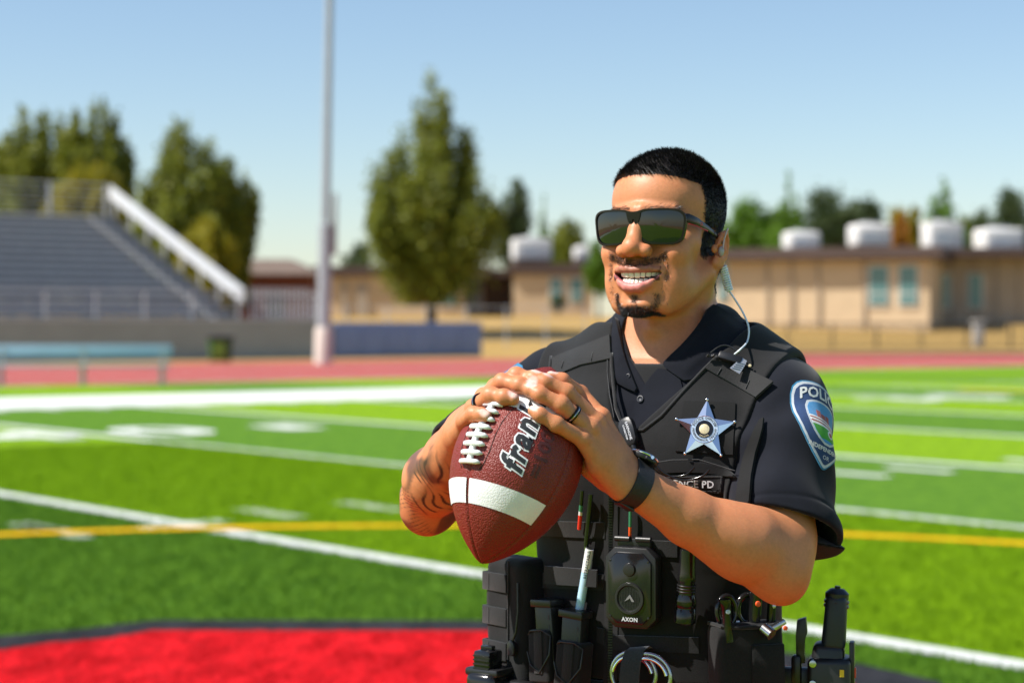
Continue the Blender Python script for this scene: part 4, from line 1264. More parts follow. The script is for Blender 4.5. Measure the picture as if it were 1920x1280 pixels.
# ------------------------------------------------------------------ teeth, each a piece of its own
M_tooth = mat('tooth_enamel', (0.78, 0.72, 0.60), 0.25, spec=0.6)
def tooth(wd, ht, dp, low):
    bm = bmesh.new(); add_box(bm, (0, 0, 0), (wd, dp, ht), bevel=wd * 0.24, segs=3)
    for v in bm.verts:
        t = (v.co.z / ht + 0.5); t = 1 - t if low else t
        v.co.x *= 0.90 + 0.10 * (1 - t); v.co.y *= 0.75 + 0.5 * t
    return bm_mesh('tooth', bm, smooth=True)
hm = HD.mat()
teeth = link('gum', mesh_np('gum', [(0, 0, 0)] * 0 + [(-.02, -.07, -.06), (.02, -.07, -.06), (.02, -.07, -.064), (-.02, -.07, -.064)], [(0, 1, 2, 3)]), mat('gum', (0.35, 0.08, 0.07), 0.4), person)
teeth.matrix_local = PINV @ hm
def arch(low):
    ws = [8.8, 7.2, 7.8, 7.2, 7.2, 9.0] if not low else [5.8, 6.2, 7.0, 7.2, 7.2, 9.0]
    hts = [10.5, 9.6, 10.2, 9.0, 8.6, 8.0] if not low else [9.0, 9.0, 9.2, 8.6, 8.0, 7.5]
    A, B, y0 = (30.5, 31, -67) if not low else (28.0, 28.5, -67)
    for sx in (-1, 1):
        s = 0.0
        for w, h in zip(ws, hts):
            u = (s + w / 2); s += w
            # walk along the arch by arc length
            th = 0.0; acc = 0.0
            while acc < u and th < 1.5:
                dth = 0.01; acc += math.hypot(A * math.cos(th) * dth, B * math.sin(th) * dth); th += dth
            x = A * math.sin(th) * sx; y = y0 - B * math.cos(th)
            tang = math.atan2(B * math.sin(th) * sx, A * math.cos(th))
            lift = 8.5 * (abs(x) / 37.0) ** 2
            z = (-85.5 + h / 2 + lift) if not low else (-86.5 - h / 2 + lift * 0.85)
            M = Matrix.Translation((x / 1000, y / 1000, z / 1000)) @ Matrix.Rotation(tang, 4, 'Z') @ Matrix.Rotation(R(-6 if low else 5), 4, 'X')
            o = link('tooth', tooth(w * 0.97 / 1000, h / 1000, 5.5 / 1000, low), M_tooth, teeth)
            o.matrix_local = M
arch(False); arch(True)
M_eye = mat('eye_white', (0.75, 0.72, 0.68), 0.15)
M_iris = mat('brown_iris', (0.05, 0.022, 0.012), 0.12)
for sx in (-1, 1):
    bm = bmesh.new(); bmesh.ops.create_uvsphere(bm, u_segments=20, v_segments=12, radius=0.0118)
    e = link('eye', bm_mesh('eye', bm, smooth=True), M_eye, person); e.matrix_local = PINV @ hm @ Matrix.Translation((sx * 0.031, -0.0795, -0.007))
    bm = bmesh.new(); bmesh.ops.create_uvsphere(bm, u_segments=16, v_segments=10, radius=0.0065)
    for v in bm.verts: v.co.y *= 0.35
    i = link('iris', bm_mesh('iris', bm, smooth=True), M_iris, e); i.location = (0, -0.0105, 0)
# ================================================================== CLOTHES (children of the person)
def cloth_mat(name, col, rough=0.85, weave=900.0, strength=0.25, sheen=0.25, var=0.2):
    m = bpy.data.materials.new(name); m.use_nodes = True
    N, L = m.node_tree.nodes, m.node_tree.links; b = N['Principled BSDF']
    tc = N.new('ShaderNodeTexCoord')
    n1 = N.new('ShaderNodeTexNoise'); n1.inputs['Scale'].default_value = 45; n1.inputs['Detail'].default_value = 6; n1.inputs['Roughness'].default_value = 0.7
    L.new(tc.outputs['Object'], n1.inputs['Vector'])
    n2 = N.new('ShaderNodeTexNoise'); n2.inputs['Scale'].default_value = weave; n2.inputs['Detail'].default_value = 2
    L.new(tc.outputs['Object'], n2.inputs['Vector'])
    mx = N.new('ShaderNodeMix'); mx.data_type = 'RGBA'
    mx.inputs['A'].default_value = tuple(k * (1 - var) for k in col) + (1,); mx.inputs['B'].default_value = tuple(k * (1 + var * 1.6) for k in col) + (1,)
    ad = N.new('ShaderNodeMath'); ad.operation = 'MULTIPLY'; L.new(n1.outputs['Fac'], ad.inputs[0]); L.new(n2.outputs['Fac'], ad.inputs[1])
    mr = N.new('ShaderNodeMapRange'); mr.inputs['From Min'].default_value = 0.12; mr.inputs['From Max'].default_value = 0.42; L.new(ad.outputs[0], mr.inputs['Value'])
    L.new(mr.outputs['Result'], mx.inputs['Factor']); L.new(mx.outputs['Result'], b.inputs['Base Color'])
    b.inputs['Roughness'].default_value = rough; b.inputs['Specular IOR Level'].default_value = 0.18; b.inputs['Sheen Weight'].default_value = sheen
    b.inputs['Sheen Roughness'].default_value = 0.5
    bp = N.new('ShaderNodeBump'); bp.inputs['Strength'].default_value = strength; bp.inputs['Distance'].default_value = 0.0008
    L.new(n2.outputs['Fac'], bp.inputs['Height']); L.new(bp.outputs['Normal'], b.inputs['Normal'])
    return m
M_shirt = cloth_mat('navy_shirt_cloth', (0.0040, 0.0052, 0.0105), sheen=0.10)
M_vest = cloth_mat('black_vest_nylon', (0.0088, 0.0088, 0.0094), rough=0.8, weave=700, strength=0.4, sheen=0.12)
M_web = cloth_mat('black_webbing', (0.0105, 0.0105, 0.0112), rough=0.7, weave=500, strength=0.6)
M_tee = cloth_mat('black_tee', (0.010, 0.010, 0.011))
M_seam = cloth_mat('seam_thread', (0.045, 0.045, 0.047))
M_velcro = mat('velcro', (0.0032, 0.0032, 0.0034), 0.95, bump=1.0, bscale=700, var=0.5, vscale=500)
M_trs = cloth_mat('navy_trouser_cloth', (0.008, 0.010, 0.016))

def arm_coords(P, S, E):
    ax = np.array(E - S, f32); ln = float(np.linalg.norm(ax)); ax /= ln
    r = P - np.array(S, f32); v = r @ ax; rv = r - v[:, None] * ax
    ref = np.array([1.0, 0, 0], f32); e1 = ref - ax * (ref @ ax); e1 /= np.linalg.norm(e1); e2 = np.cross(ax, e1)
    return v / ln, np.sqrt((rv * rv).sum(1)), np.arctan2(rv @ e2, rv @ e1), ln
def sleeve(P, S, E, shift, r0, r1, t1, hemtilt, seed, inner=False):
    S2 = S + Vector((0, 0, 0)); E2 = E + Vector(shift)
    t, r, a, ln = arm_coords(P, S2, E2)
    rad = r0 + (r1 - r0) * np.clip(t / t1, 0, 1)
    fold = 0.0
    if True:
        w = wob(P, 22, seed, 2)
        fold = 0.0036 * np.sin(t * 17 + a * 1.6 + 2.2 * w) * smooth01((t + 0.05) / 0.3) + 0.0022 * np.sin(t * 9 - a * 2.6 + 1.7 * w + 1.0) * smooth01((t + 0.1) / 0.4)
        fold = fold + 0.0012 * w - 0.0012 * np.exp(-((t - t1 + 0.075) / 0.012) ** 2)
    d = np.where(t < 0, np.sqrt(r * r + (np.minimum(t, 0) * ln) ** 2), r) - rad - fold
    cut = (t - (t1 + hemtilt[0] * np.cos(a) + hemtilt[1] * np.sin(a))) * ln
    if inner: return d
    return smax(d, cut, 0.003)
SLL = (S_L, E_L, (0.008, 0.008, 0.0), 0.066, 0.0755, 0.775, (0.055, 0.0), 31)
SLR = (S_R, E_R, (-0.004, 0.0, 0.004), 0.063, 0.070, 0.72, (0.0, 0.0), 37)
def shirt_outer(P):
    q = TL(P)
    w = wob(P, 26, 41, 2)
    d = torso_sdf(P) - 0.007 - 0.0015 * w - 0.0014 * np.sin(q[:, 2] * 70 + q[:, 0] * 40 + 2 * w) * smooth01((np.abs(q[:, 0]) - 0.06) / 0.1)
    col = rcone(P, NT, NB, 0.060, 0.064)
    d = smin(d, smax(col - 0.006, q[:, 2] - (1.425 + 0.18 * q[:, 1]), 0.004), 0.02)
    for S_ in (SLL, SLR): d = smin(d, sleeve(P, *S_), 0.028)
    return d
def shirt_sdf(P):
    d = shirt_outer(P); q = TL(P)
    for S_ in (SLL, SLR):      # hollow sleeves
        t, r, a, ln = arm_coords(P, S_[0], S_[1] + Vector(S_[2]))
        inn = sleeve(P, *S_, inner=True) + 0.0075
        d = np.where((t > 0.30) & (r < 0.12), smax(d, -inn, 0.0015), d)
    body_in = smin(torso_sdf(P) + 0.003, rcone(P, NT, NB, 0.060, 0.064) - 0.001, 0.014)
    d = smax(d, -body_in, 0.002)
    # V opening at the throat
    xc = q[:, 0] - 0.012
    vw = np.interp(q[:, 2], [1.348, 1.37, 1.40, 1.44], [-0.01, 0.010, 0.036, 0.060]).astype(f32)
    vv = np.where(q[:, 1] < -0.01, np.abs(xc) - vw, 0.05)
    d = smax(d, -vv, 0.002)
    return smax(d, 0.88 - q[:, 2], 0.002)
V, Fq = surface_nets(shirt_sdf, np.array([at(770, 700, 2.8).x, 2.56, 0.90]), np.array([at(1580, 700, 2.7).x, 3.18, 1.47]), RES_SHIRT)
V = project_to(shirt_sdf, V, 1)
shirt = link('shirt', mesh_np('shirt', to_person(V), Fq, True), M_shirt, person)
def tee_sdf(P):
    q = TL(P); b = smin(torso_sdf(P), neck_sdf(P), 0.02)
    d = smax(b - 0.0050, -(b + 0.0025), 0.001)
    d = smax(d, q[:, 2] - (1.402 + 0.22 * (q[:, 1] + 0.05)), 0.003)
    return smax(d, 1.33 - q[:, 2], 0.002)
c_ = np.array(TW((0, 0, 1.38)))
V, Fq = surface_nets(tee_sdf, c_ - np.array([0.13, 0.17, 0.06]), c_ + np.array([0.13, 0.13, 0.08]), 0.003)
link('undershirt', mesh_np('undershirt', to_person(project_to(tee_sdf, V, 1)), Fq, True), M_tee, person)
# collar leaves, placket and buttons lie on the shirt
def collar_f(P): return smin(torso_sdf(P) - 0.009, rcone(P, NT, NB, 0.060, 0.064) - 0.010, 0.03)
RFL = smooth_poly([(1330, 570), (1308, 612), (1282, 645), (1258, 668), (1241, 684), (1262, 700), (1290, 719), (1318, 694), (1352, 662), (1392, 634), (1400, 622), (1372, 598), (1348, 578)], 1)
LFL = smooth_poly([(1155, 588), (1149, 622), (1147, 665), (1149, 712), (1170, 726), (1199, 738), (1184, 700), (1170, 662), (1163, 622)], 1)
patch_px('collar_leaf', RFL, collar_f, 0.0045, M_shirt, shirt, step=6, local=to_person, bulge=0.004)
patch_px('collar_leaf', LFL, collar_f, 0.0045, M_shirt, shirt, step=6, local=to_person, bulge=0.003)
def stand_f(P): return rcone(P, NT, NB, 0.060, 0.064) - 0.006
def band_sdf(P):      # collar stand round the neck, open at the throat
    q = TL(P); b = rcone(P, NT, NB, 0.060, 0.064)
    d = smax(b - 0.0110, -(b - 0.0035), 0.0015)
    top_ = 1.448 + 0.28 * (q[:, 1] + 0.02)
    d = smax(d, np.maximum(q[:, 2] - top_, top_ - 0.055 - q[:, 2]), 0.002)
    return smax(d, np.where(q[:, 1] < 0, 0.020 + 0.6 * np.maximum(q[:, 2] - 1.395, 0) - np.abs(q[:, 0] - 0.012), -0.1), 0.003)
V, Fq = surface_nets(band_sdf, c_ - np.array([0.13, 0.17, 0.06]), c_ + np.array([0.13, 0.13, 0.14]), 0.003)
link('collar_stand', mesh_np('collar_stand', to_person(project_to(band_sdf, V, 1)), Fq, True), M_shirt, shirt)
PLK = smooth_poly([(1241, 684), (1216, 712), (1192, 750), (1178, 790), (1180, 830), (1232, 830), (1262, 765), (1288, 722)], 1)
patch_px('placket', PLK, shirt_outer, 0.0025, M_shirt, shirt, off=0.0005, step=7, local=to_person)
M_btn = mat('dark_button', (0.012, 0.014, 0.020), 0.5)
def button(px, py, f, off, parent, r=0.0052, m=None):
    p = Vector(hits([px], [py], f, off)[0]); n = Vector(grad(f, np.array(p))[0].tolist())
    bm = bmesh.new(); M = PINV @ Matrix.Translation(p) @ n.to_track_quat('Z', 'Y').to_matrix().to_4x4()
    add_lathe(bm, [(0, 0.0012), (r * 0.55, 0.0012), (r * 0.72, 0.0022), (r * 0.95, 0.0020), (r, 0.0008), (r * 0.9, -0.001)], 20, M)
    return link('button', bm_mesh('button', bm, auto=50), m or M_btn, parent)
button(1201, 748, shirt_outer, 0.0030, shirt)
button(1178, 705, collar_f, 0.0045, shirt, r=0.0035)

# ------------------------------------------------------------------ vest
XLZ = ([1.296, 1.300, 1.311, 1.348, 1.378, 1.443], [0.012, 0.000, -0.020, -0.038, -0.042, -0.060])
XRZ = ([1.290, 1.303, 1.335, 1.368, 1.387, 1.417, 1.45], [0.010, 0.014, 0.046, 0.075, 0.091, 0.116, 0.130])
def vest_off(q): return 0.0145 + 0.006 * smooth01((1.385 - q[:, 2]) / 0.06)
def vest_outer(P):
    q = TL(P); w = wob(P, 20, 51, 2)
    return smin(torso_sdf(P) - vest_off(q) - 0.0016 * w, shirt_outer(P) - 0.0055, 0.012)
def vest_region(q):
    a = np.interp(q[:, 2], [1.14, 1.175, 1.20, 1.25, 1.30, 1.345, 1.40, 1.44], [0.34, 0.20, 0.160, 0.162, 0.166, 0.174, 0.188, 0.196]).astype(f32)
    r = np.abs(q[:, 0]) - a
    xl = np.interp(q[:, 2], *XLZ).astype(f32); xr_ = np.interp(q[:, 2], *XRZ).astype(f32)
    op = np.minimum(q[:, 0] - xl, xr_ - q[:, 0])                  # >0 inside the neck opening
    op = np.where(q[:, 2] < 1.296, -0.03, op)
    ob = np.where(q[:, 2] > 1.41, np.minimum(q[:, 0] + 0.08, 0.08 - q[:, 0]), -0.03)
    op = np.where(q[:, 1] < 0.0, op, ob)
    return np.maximum(np.maximum(r, op), np.maximum(0.945 - q[:, 2], q[:, 2] - 1.452)) * 0.9
def vest_sdf(P):
    q = TL(P); d = vest_outer(P)
    d = smax(d, -(torso_sdf(P) - 0.0055), 0.002)
    return smax(d, vest_region(q), 0.005)
V, Fq = surface_nets(vest_sdf, np.array(TW((0, 0, 1.2))) - np.array([0.27, 0.24, 0.27]), np.array(TW((0, 0, 1.2))) + np.array([0.27, 0.24, 0.27]), RES_SHIRT)
vest = link('vest', mesh_np('vest', to_person(project_to(vest_sdf, V, 1)), Fq, True), M_vest, person)
vf = vest_outer
def vpatch(name, poly, th, m, off=0.0, step=7, bulge=0.0, parent=None, sm=0):
    return patch_px(name, smooth_poly(poly, sm) if sm else poly, vf, th, m, parent or vest, off, step, to_person, bulge)
def stitch(pts, f=None, off=0.0006, parent=None, r=0.0007, m=None, name='stitching', dash=False):
    P = resample(pts + pts[::-1], 8)[:0] or []
    A = []
    for a, b in zip(pts[:-1], pts[1:]):
        n = max(1, int(np.hypot(b[0] - a[0], b[1] - a[1]) / 8)); A += [(a[0] + (b[0] - a[0]) * k / n, a[1] + (b[1] - a[1]) * k / n) for k in range(n)]
    A.append(pts[-1]); A = np.array(A)
    H_ = hits(A[:, 0], A[:, 1], f or vf, off)
    bm = bmesh.new(); add_tube(bm, [PINV @ Vector(p) for p in H_], r, 6)
    return link(name, bm_mesh(name, bm, smooth=True), m or M_seam, parent or vest)
# shoulder bands
vpatch('shoulder_band', [(1036, 672), (1060, 662), (1144, 628), (1146, 672), (1090, 684), (1034, 708)], 0.0025, M_web, 0.0004)
vpatch('shoulder_band', [(1322, 690), (1350, 668), (1450, 716), (1418, 745), (1400, 735), (1360, 712)], 0.0025, M_web, 0.0004)
for pts in ([(1052, 690), (1056, 676)], [(1108, 676), (1111, 660)], [(1345, 702), (1352, 690)], [(1398, 728), (1405, 712)]):
    stitch(pts, off=0.0034, r=0.0006, m=M_seam)
# bound edges
stitch([(1033, 668), (1030, 700), (1027, 760)], r=0.0022, m=M_web, name='edge_binding')
stitch([(1146, 662), (1150, 720), (1155, 765), (1166, 792), (1185, 806), (1206, 806), (1240, 780), (1280, 735), (1320, 692), (1345, 668)], r=0.0026, m=M_web, name='edge_binding')
stitch([(1139, 672), (1139, 700), (1143, 740), (1152, 785)], off=0.0008)
stitch([(1424, 805), (1416, 830), (1403, 890), (1392, 950)], r=0.0026, m=M_web, name='edge_binding')
vpatch('mesh_trim', [(1422, 790), (1436, 782), (1412, 870), (1404, 960), (1378, 965), (1388, 890), (1400, 840)], 0.003, M_velcro, 0.0006, sm=1)
vpatch('velcro_panel', [(1284, 752), (1379, 755), (1375, 852), (1266, 845)], 0.0018, M_velcro, 0.0006)
vpatch('pocket_flap', [(1212, 872), (1250, 866), (1300, 864), (1350, 874), (1378, 888), (1376, 896), (1330, 886), (1270, 884), (1212, 890)], 0.0030, M_vest, 0.0006, sm=1)
stitch([(1214, 869), (1260, 862), (1310, 861), (1378, 882)], off=0.0036)
nt_ = vpatch('name_tape', [(1196, 893), (1356, 890), (1354, 924), (1196, 922)], 0.0022, M_web, 0.0010)
stitch([(1210, 896), (1352, 893), (1351, 921), (1210, 919)], off=0.0036, r=0.0005)
# webbing rows, zip and panel lines on the abdomen
for k, (y, x0, x1) in enumerate([(975, 1000, 1135), (1072, 985, 1133), (1175, 1120, 1135), (1010, 1155, 1270), (1190, 1150, 1310)]):
    vpatch('webbing', [(x0, y), (x1, y + 4), (x1, y + 34), (x0, y + 28)], 0.0022, M_web, 0.0006, step=9)
zp = vpatch('zipper_tape', [(1132, 905), (1158, 905), (1160, 1110), (1156, 1290), (1132, 1290), (1134, 1110)], 0.0012, M_tee, 0.0004, step=10)
M_blk2 = mat('black_polymer', (0.012, 0.012, 0.013), 0.38, bump=0.15, bscale=500)
M_blkg = mat('gloss_black', (0.010, 0.010, 0.011), 0.15)
yy = np.arange(908, 1290, 5.0); H_ = hits(np.full(len(yy), 1144.0), yy, vf, 0.0022)
bm = bmesh.new()
for i, p in enumerate(H_): add_box(bm, PINV @ Vector(p), (0.0065 , 0.003, 0.0022))
o = link('zipper_teeth', bm_mesh('zipper_teeth', bm), M_blk2, vest); o['kind'] = 'stuff'

# ------------------------------------------------------------------ trousers, belt and boots below the frame
def legs_sdf(P):
    q = TO.loc(P); m = np.stack([np.abs(q[:, 0]), q[:, 1], q[:, 2]], 1)
    d = rcone(m, (0.085, 0.0, 0.84), (0.105, 0.0, 0.50), 0.088, 0.066)
    d = smin(d, rcone(m, (0.105, 0.0, 0.50), (0.115, 0.02, 0.11), 0.066, 0.056), 0.03)
    d = smin(d, ell(m, (0.0, 0.0, 0.89), (0.168, 0.122, 0.10)), 0.03)
    d = d - 0.003 * np.sin(q[:, 2] * 40 + 2 * wob(P, 14, 61, 2))
    return smax(smax(d, q[:, 2] - 0.955, 0.004), 0.10 - q[:, 2], 0.004)
c0 = np.array(TO.w((0, 0, 0)))
V, Fq = surface_nets(legs_sdf, c0 + np.array([-0.26, -0.22, 0.06]), c0 + np.array([0.26, 0.22, 1.0]), 0.008)
link('trousers', mesh_np('trousers', to_person(V), Fq, True), M_trs, person)
M_boot = mat('black_boot_leather', (0.012, 0.012, 0.012), 0.3, bump=0.2, bscale=200)
for sx in (-1, 1):
    def boot_sdf(P):
        q = TO.loc(P); q[:, 0] -= sx * 0.115
        d = rcone(q, (0, 0.02, 0.20), (0, 0.02, 0.07), 0.062, 0.050)
        d = smin(d, rcone(q, (0, 0.0, 0.055), (0, -0.135, 0.045), 0.050, 0.046), 0.03)
        return smax(smax(d, 0.0245 - q[:, 2], 0.004), q[:, 2] - 0.21, 0.003)
    cb = np.array(TO.w((sx * 0.115, -0.03, 0)))
    V, Fq = surface_nets(boot_sdf, cb + np.array([-0.2, -0.2, 0.0]), cb + np.array([0.2, 0.2, 0.24]), 0.006)
    bo = link('boot', mesh_np('boot', to_person(V), Fq, True), M_boot, person)
    box_obj('sole', (0, 0, 0), (0.105, 0.285, 0.024), M_blk2, bo, bevel=0.008).matrix_local = PINV @ TO.mat() @ Matrix.Translation((sx * 0.115, -0.05, 0.033))
def belt_sdf(P):
    q = TO.loc(P); k = ((np.abs(q[:, 0]) / 0.180) ** 2.4 + (np.abs(q[:, 1]) / 0.136) ** 2.4 + 1e-9) ** (1 / 2.4)
    d = (k - 1) * 0.136
    return smax(smax(d, -(d + 0.014), 0.002), np.abs(q[:, 2] - 0.915) - 0.028, 0.003)
V, Fq = surface_nets(belt_sdf, c0 + np.array([-0.24, -0.22, 0.87]), c0 + np.array([0.24, 0.22, 0.96]), 0.005)
link('duty_belt', mesh_np('duty_belt', to_person(V), Fq, True), M_web, person)
# ================================================================== SUNGLASSES (things worn are things of their own)
def at_frame(root, Fm):
    root.matrix_world = Fm
    return root
M_frame = mat('gloss_black_frame', (0.005, 0.005, 0.006), 0.16, spec=0.35)
M_lens = mat('dark_lens', (0.004, 0.005, 0.006), 0.03, spec=0.75)
M_redp = mat('red_inlay', (0.55, 0.03, 0.02), 0.4)
sg = thing('sunglasses', 'black framed sunglasses with dark reflective lenses worn on the face', 'sunglasses')
sg.matrix_world = HD.mat() @ Matrix.Translation((0, -0.1065, -0.0140))
GW = 0.0042                                             # wrap: y = GW*x^2 (mm)
def gy(x, z=0.0): return GW * x * x - 0.15 * z
def lens_outline(sx, grow=0.0, n=44):
    """rounded trapezoid lens in mm, centre at x=33"""
    pts = []
    hw, ht = 31.5 + grow, 22.3 + grow
    for k in range(n):
        a = 2 * math.pi * k / n
        c, s = math.cos(a), math.sin(a)
        e = 0.53
        x = hw * math.copysign(abs(c) ** e, c); z = ht * math.copysign(abs(s) ** e, s)
        x *= (1.0 + 0.10 * z / ht)                       # wider on top
        z += 0.9 * (x / hw) * (z > 0) * 1.5
        if x < 0 and z < 0: x *= 1 - 0.16 * (-z / ht)      # cut for the nose
        pts.append((36.5 + x, z))
    return [(sx * p[0], p[1]) for p in pts]
def shell(loops, th, name, m, parent):
    """strip between closed loops in (x,z) mm, given thickness along y"""
    bm = bmesh.new()
    outer, inner = loops
    n = len(outer)
    def mk(l, y): return [bm.verts.new((p[0] / 1000, (gy(p[0], p[1]) + y) / 1000, p[1] / 1000)) for p in l]
    of, ob, nf, nb_ = mk(outer, -th / 2), mk(outer, th / 2), mk(inner, -th / 2), mk(inner, th / 2)
    for i in range(n):
        j = (i + 1) % n
        bm.faces.new((of[i], of[j], nf[j], nf[i])); bm.faces.new((ob[i], nb_[i], nb_[j], ob[j]))
        bm.faces.new((of[i], ob[i], ob[j], of[j])); bm.faces.new((nf[i], nf[j], nb_[j], nb_[i]))
    return link(name, bm_mesh(name, bm, auto=50), m, parent)
for sx in (-1, 1):
    shell((lens_outline(sx, 2.6), lens_outline(sx, 0.0)), 4.2, 'rim', M_frame, sg)
    bm = bmesh.new(); L_ = lens_outline(sx, 0.5)
    rings = []
    for f_ in (1.0, 0.8, 0.6, 0.4, 0.2):
        rings.append([bm.verts.new(((sx * 36.5 + (p[0] - sx * 36.5) * f_) / 1000, (gy(sx * 36.5 + (p[0] - sx * 36.5) * f_, p[1] * f_) - 0.0035 * ((p[1] * f_) ** 2 * -1 + 400) * 0.5) / 1000, p[1] * f_ / 1000)) for p in L_])
    c0 = bm.verts.new((sx * 36.5 / 1000, (gy(36.5) - 0.7) / 1000, 0))
    n = len(L_)
    for a, b in zip(rings[:-1], rings[1:]):
        for i in range(n): bm.faces.new((a[i], a[(i + 1) % n], b[(i + 1) % n], b[i]))
    for i in range(n): bm.faces.new((rings[-1][i], rings[-1][(i + 1) % n], c0))
    link('lens', bm_mesh('lens', bm, smooth=True), M_lens, sg)
    # temple arm: tapering bar
    bm = bmesh.new()
    pts = [(sx * 68.5, 18, 14, 5.5), (sx * 73, 24, 13.5, 6.6), (sx * 75.5, 46, 12.0, 5.8), (sx * 76.5, 78, 7.0, 4.2), (sx * 78, 106, 1.0, 3.2), (sx * 79, 124, -7, 2.8), (sx * 78.5, 138, -20, 2.4)]
    rr = []
    for (x, y, z, h) in pts:
        rr.append([bm.verts.new((x / 1000 + sx * dx / 1000, y / 1000, (z + dz) / 1000)) for dx, dz in ((-1.4, -h), (0.8, -h * 0.9), (1.6, 0), (0.8, h * 0.9), (-1.4, h))])
    for a, b in zip(rr[:-1], rr[1:]):
        for i in range(5): bm.faces.new((a[i], a[(i + 1) % 5], b[(i + 1) % 5], b[i]))
    bm.faces.new(rr[0]); bm.faces.new(rr[-1])
    arm = link('temple_arm', bm_mesh('temple_arm', bm, auto=40), M_frame, sg)
    bm = bmesh.new()      # oval red ring emblem on the arm
    add_tube(bm, [((sx * 75.6) / 1000 + sx * (0.0013 + 0.00012 * (2.9 * math.cos(t))), (56 + 2.9 * math.cos(t)) / 1000, (9.9 + 1.9 * math.sin(t)) / 1000) for t in np.linspace(0, 6.283, 17)[:-1]], 0.00075, 6, closed=True)
    link('emblem', bm_mesh('emblem', bm, smooth=True), M_redp, arm)
    bm = bmesh.new()      # red lower edge line
    add_tube(bm, [(sx * 72 / 1000, 0.028, 0.0064), (sx * 75.0 / 1000, 0.048, 0.0060), (sx * 77.2 / 1000, 0.078, 0.0032)], 0.0009, 5)
    link('edge_line', bm_mesh('edge_line', bm), M_redp, arm)
bm = bmesh.new()          # saddle bridge between the rims
BR = smooth_poly([(-0.0120, 0.0225), (-0.006, 0.0208), (0, 0.0202), (0.006, 0.0208), (0.0120, 0.0225), (0.0100, 0.012), (0.0072, 0.004), (0.0046, 0.0075), (0, 0.0104), (-0.0046, 0.0075), (-0.0072, 0.004), (-0.0100, 0.012)], 1)
for v in add_prism(bm, BR, -0.0021, 0.0021): v.co = Vector((v.co.x, v.co.z + gy(v.co.x * 1000, v.co.y * 1000) / 1000, v.co.y))
link('bridge', bm_mesh('bridge', bm, auto=40), M_frame, sg)
for sx in (-1, 1):
    bm = bmesh.new(); add_tube(bm, [(sx * 0.0078, 0.001, 0.006), (sx * 0.0100, 0.0055, -0.003), (sx * 0.0135, 0.008, -0.011)], [0.0012, 0.0026, 0.0020], 8)
    link('nose_pad', bm_mesh('nose_pad', bm, smooth=True), M_frame, sg)

# ================================================================== FOOTBALL
def leather_mat(name, col, bumpy=0.65):
    m = bpy.data.materials.new(name); m.use_nodes = True
    N, L = m.node_tree.nodes, m.node_tree.links; b = N['Principled BSDF']
    tc = N.new('ShaderNodeTexCoord')
    v = N.new('ShaderNodeTexVoronoi'); v.inputs['Scale'].default_value = 420; v.inputs['Randomness'].default_value = 0.85
    nz = N.new('ShaderNodeTexNoise'); nz.inputs['Scale'].default_value = 40; L.new(tc.outputs['Object'], nz.inputs['Vector'])
    L.new(tc.outputs['Object'], v.inputs['Vector'])
    mx = N.new('ShaderNodeMix'); mx.data_type = 'RGBA'
    mx.inputs['A'].default_value = tuple(k * 0.82 for k in col) + (1,); mx.inputs['B'].default_value = tuple(min(1, k * 1.15) for k in col) + (1,)
    L.new(nz.outputs['Fac'], mx.inputs['Factor']); L.new(mx.outputs['Result'], b.inputs['Base Color'])
    b.inputs['Roughness'].default_value = 0.45; b.inputs['Specular IOR Level'].default_value = 0.4
    bp = N.new('ShaderNodeBump'); bp.inputs['Strength'].default_value = bumpy; bp.inputs['Distance'].default_value = 0.0014; bp.invert = True
    L.new(v.outputs['Distance'], bp.inputs['Height']); L.new(bp.outputs['Normal'], b.inputs['Normal'])
    return m
M_leather = leather_mat('red_brown_leather', (0.195, 0.022, 0.015))
M_stripe = leather_mat('white_stripe', (0.80, 0.80, 0.80), 0.25)
M_lace = mat('white_lace', (0.82, 0.82, 0.82), 0.5, bump=0.2, bscale=900)
M_ink = mat('black_print', (0.018, 0.019, 0.021), 0.5)
M_inkw = mat('white_print', (0.80, 0.80, 0.82), 0.5)
M_inks = mat('faded_print', (0.085, 0.014, 0.013), 0.55)
fb = thing('football', 'red brown leather football with white stripes and laces held in both hands', 'football')
zc = BAX
view = (Vector((0, 0, HC)) - BC).normalized()
xr = view - zc * view.dot(zc); xr.normalize()              # meridian facing the camera
yr = zc.cross(xr)
fb.matrix_world = basis(xr, yr, zc, BC)
# local: z up the axis, azimuth 0 faces the camera; azimuth positive to image right?
def ball_pt(az, t, lift=0.0):
    r = float(ball_r(np.array(t)))
    # outward normal in the profile
    dt = 1e-3; dr = (float(ball_r(np.array(min(t + dt, .999)))) - float(ball_r(np.array(max(t - dt, -.999))))) / (2 * dt * BL)
    nr = Vector((1, 0, -dr)).normalized()
    rr = r + nr.x * lift; z = t * BL + nr.z * lift
    return Vector((rr * math.cos(az), rr * math.sin(az), z))
SEAM0 = R(LACE_AZ)
def panel(k):
    bm = bmesh.new(); na, ntt = 26, 70
    a0 = SEAM0 + k * math.pi / 2
    grid = []
    for j in range(ntt + 1):
        t = -0.9985 + 1.997 * (0.5 - 0.5 * math.cos(math.pi * j / ntt))
        row = []
        for i in range(na + 1):
            u = i / na
            e = min(u, 1 - u) * (math.pi / 2) * max(float(ball_r(np.array(t))), 0.004)     # metres from the seam
            dip = -0.0017 * math.exp(-(e / 0.0016) ** 2) + 0.0006 * math.exp(-((e - 0.004) / 0.003) ** 2)
            row.append(bm.verts.new(ball_pt(a0 + u * math.pi / 2, t, dip)))
        grid.append(row)
    for j in range(ntt):
        for i in range(na): bm.faces.new((grid[j][i], grid[j][i + 1], grid[j + 1][i + 1], grid[j + 1][i]))
    return link('leather_panel', bm_mesh('leather_panel', bm, smooth=True), M_leather, fb)
for k in range(4): panel(k)
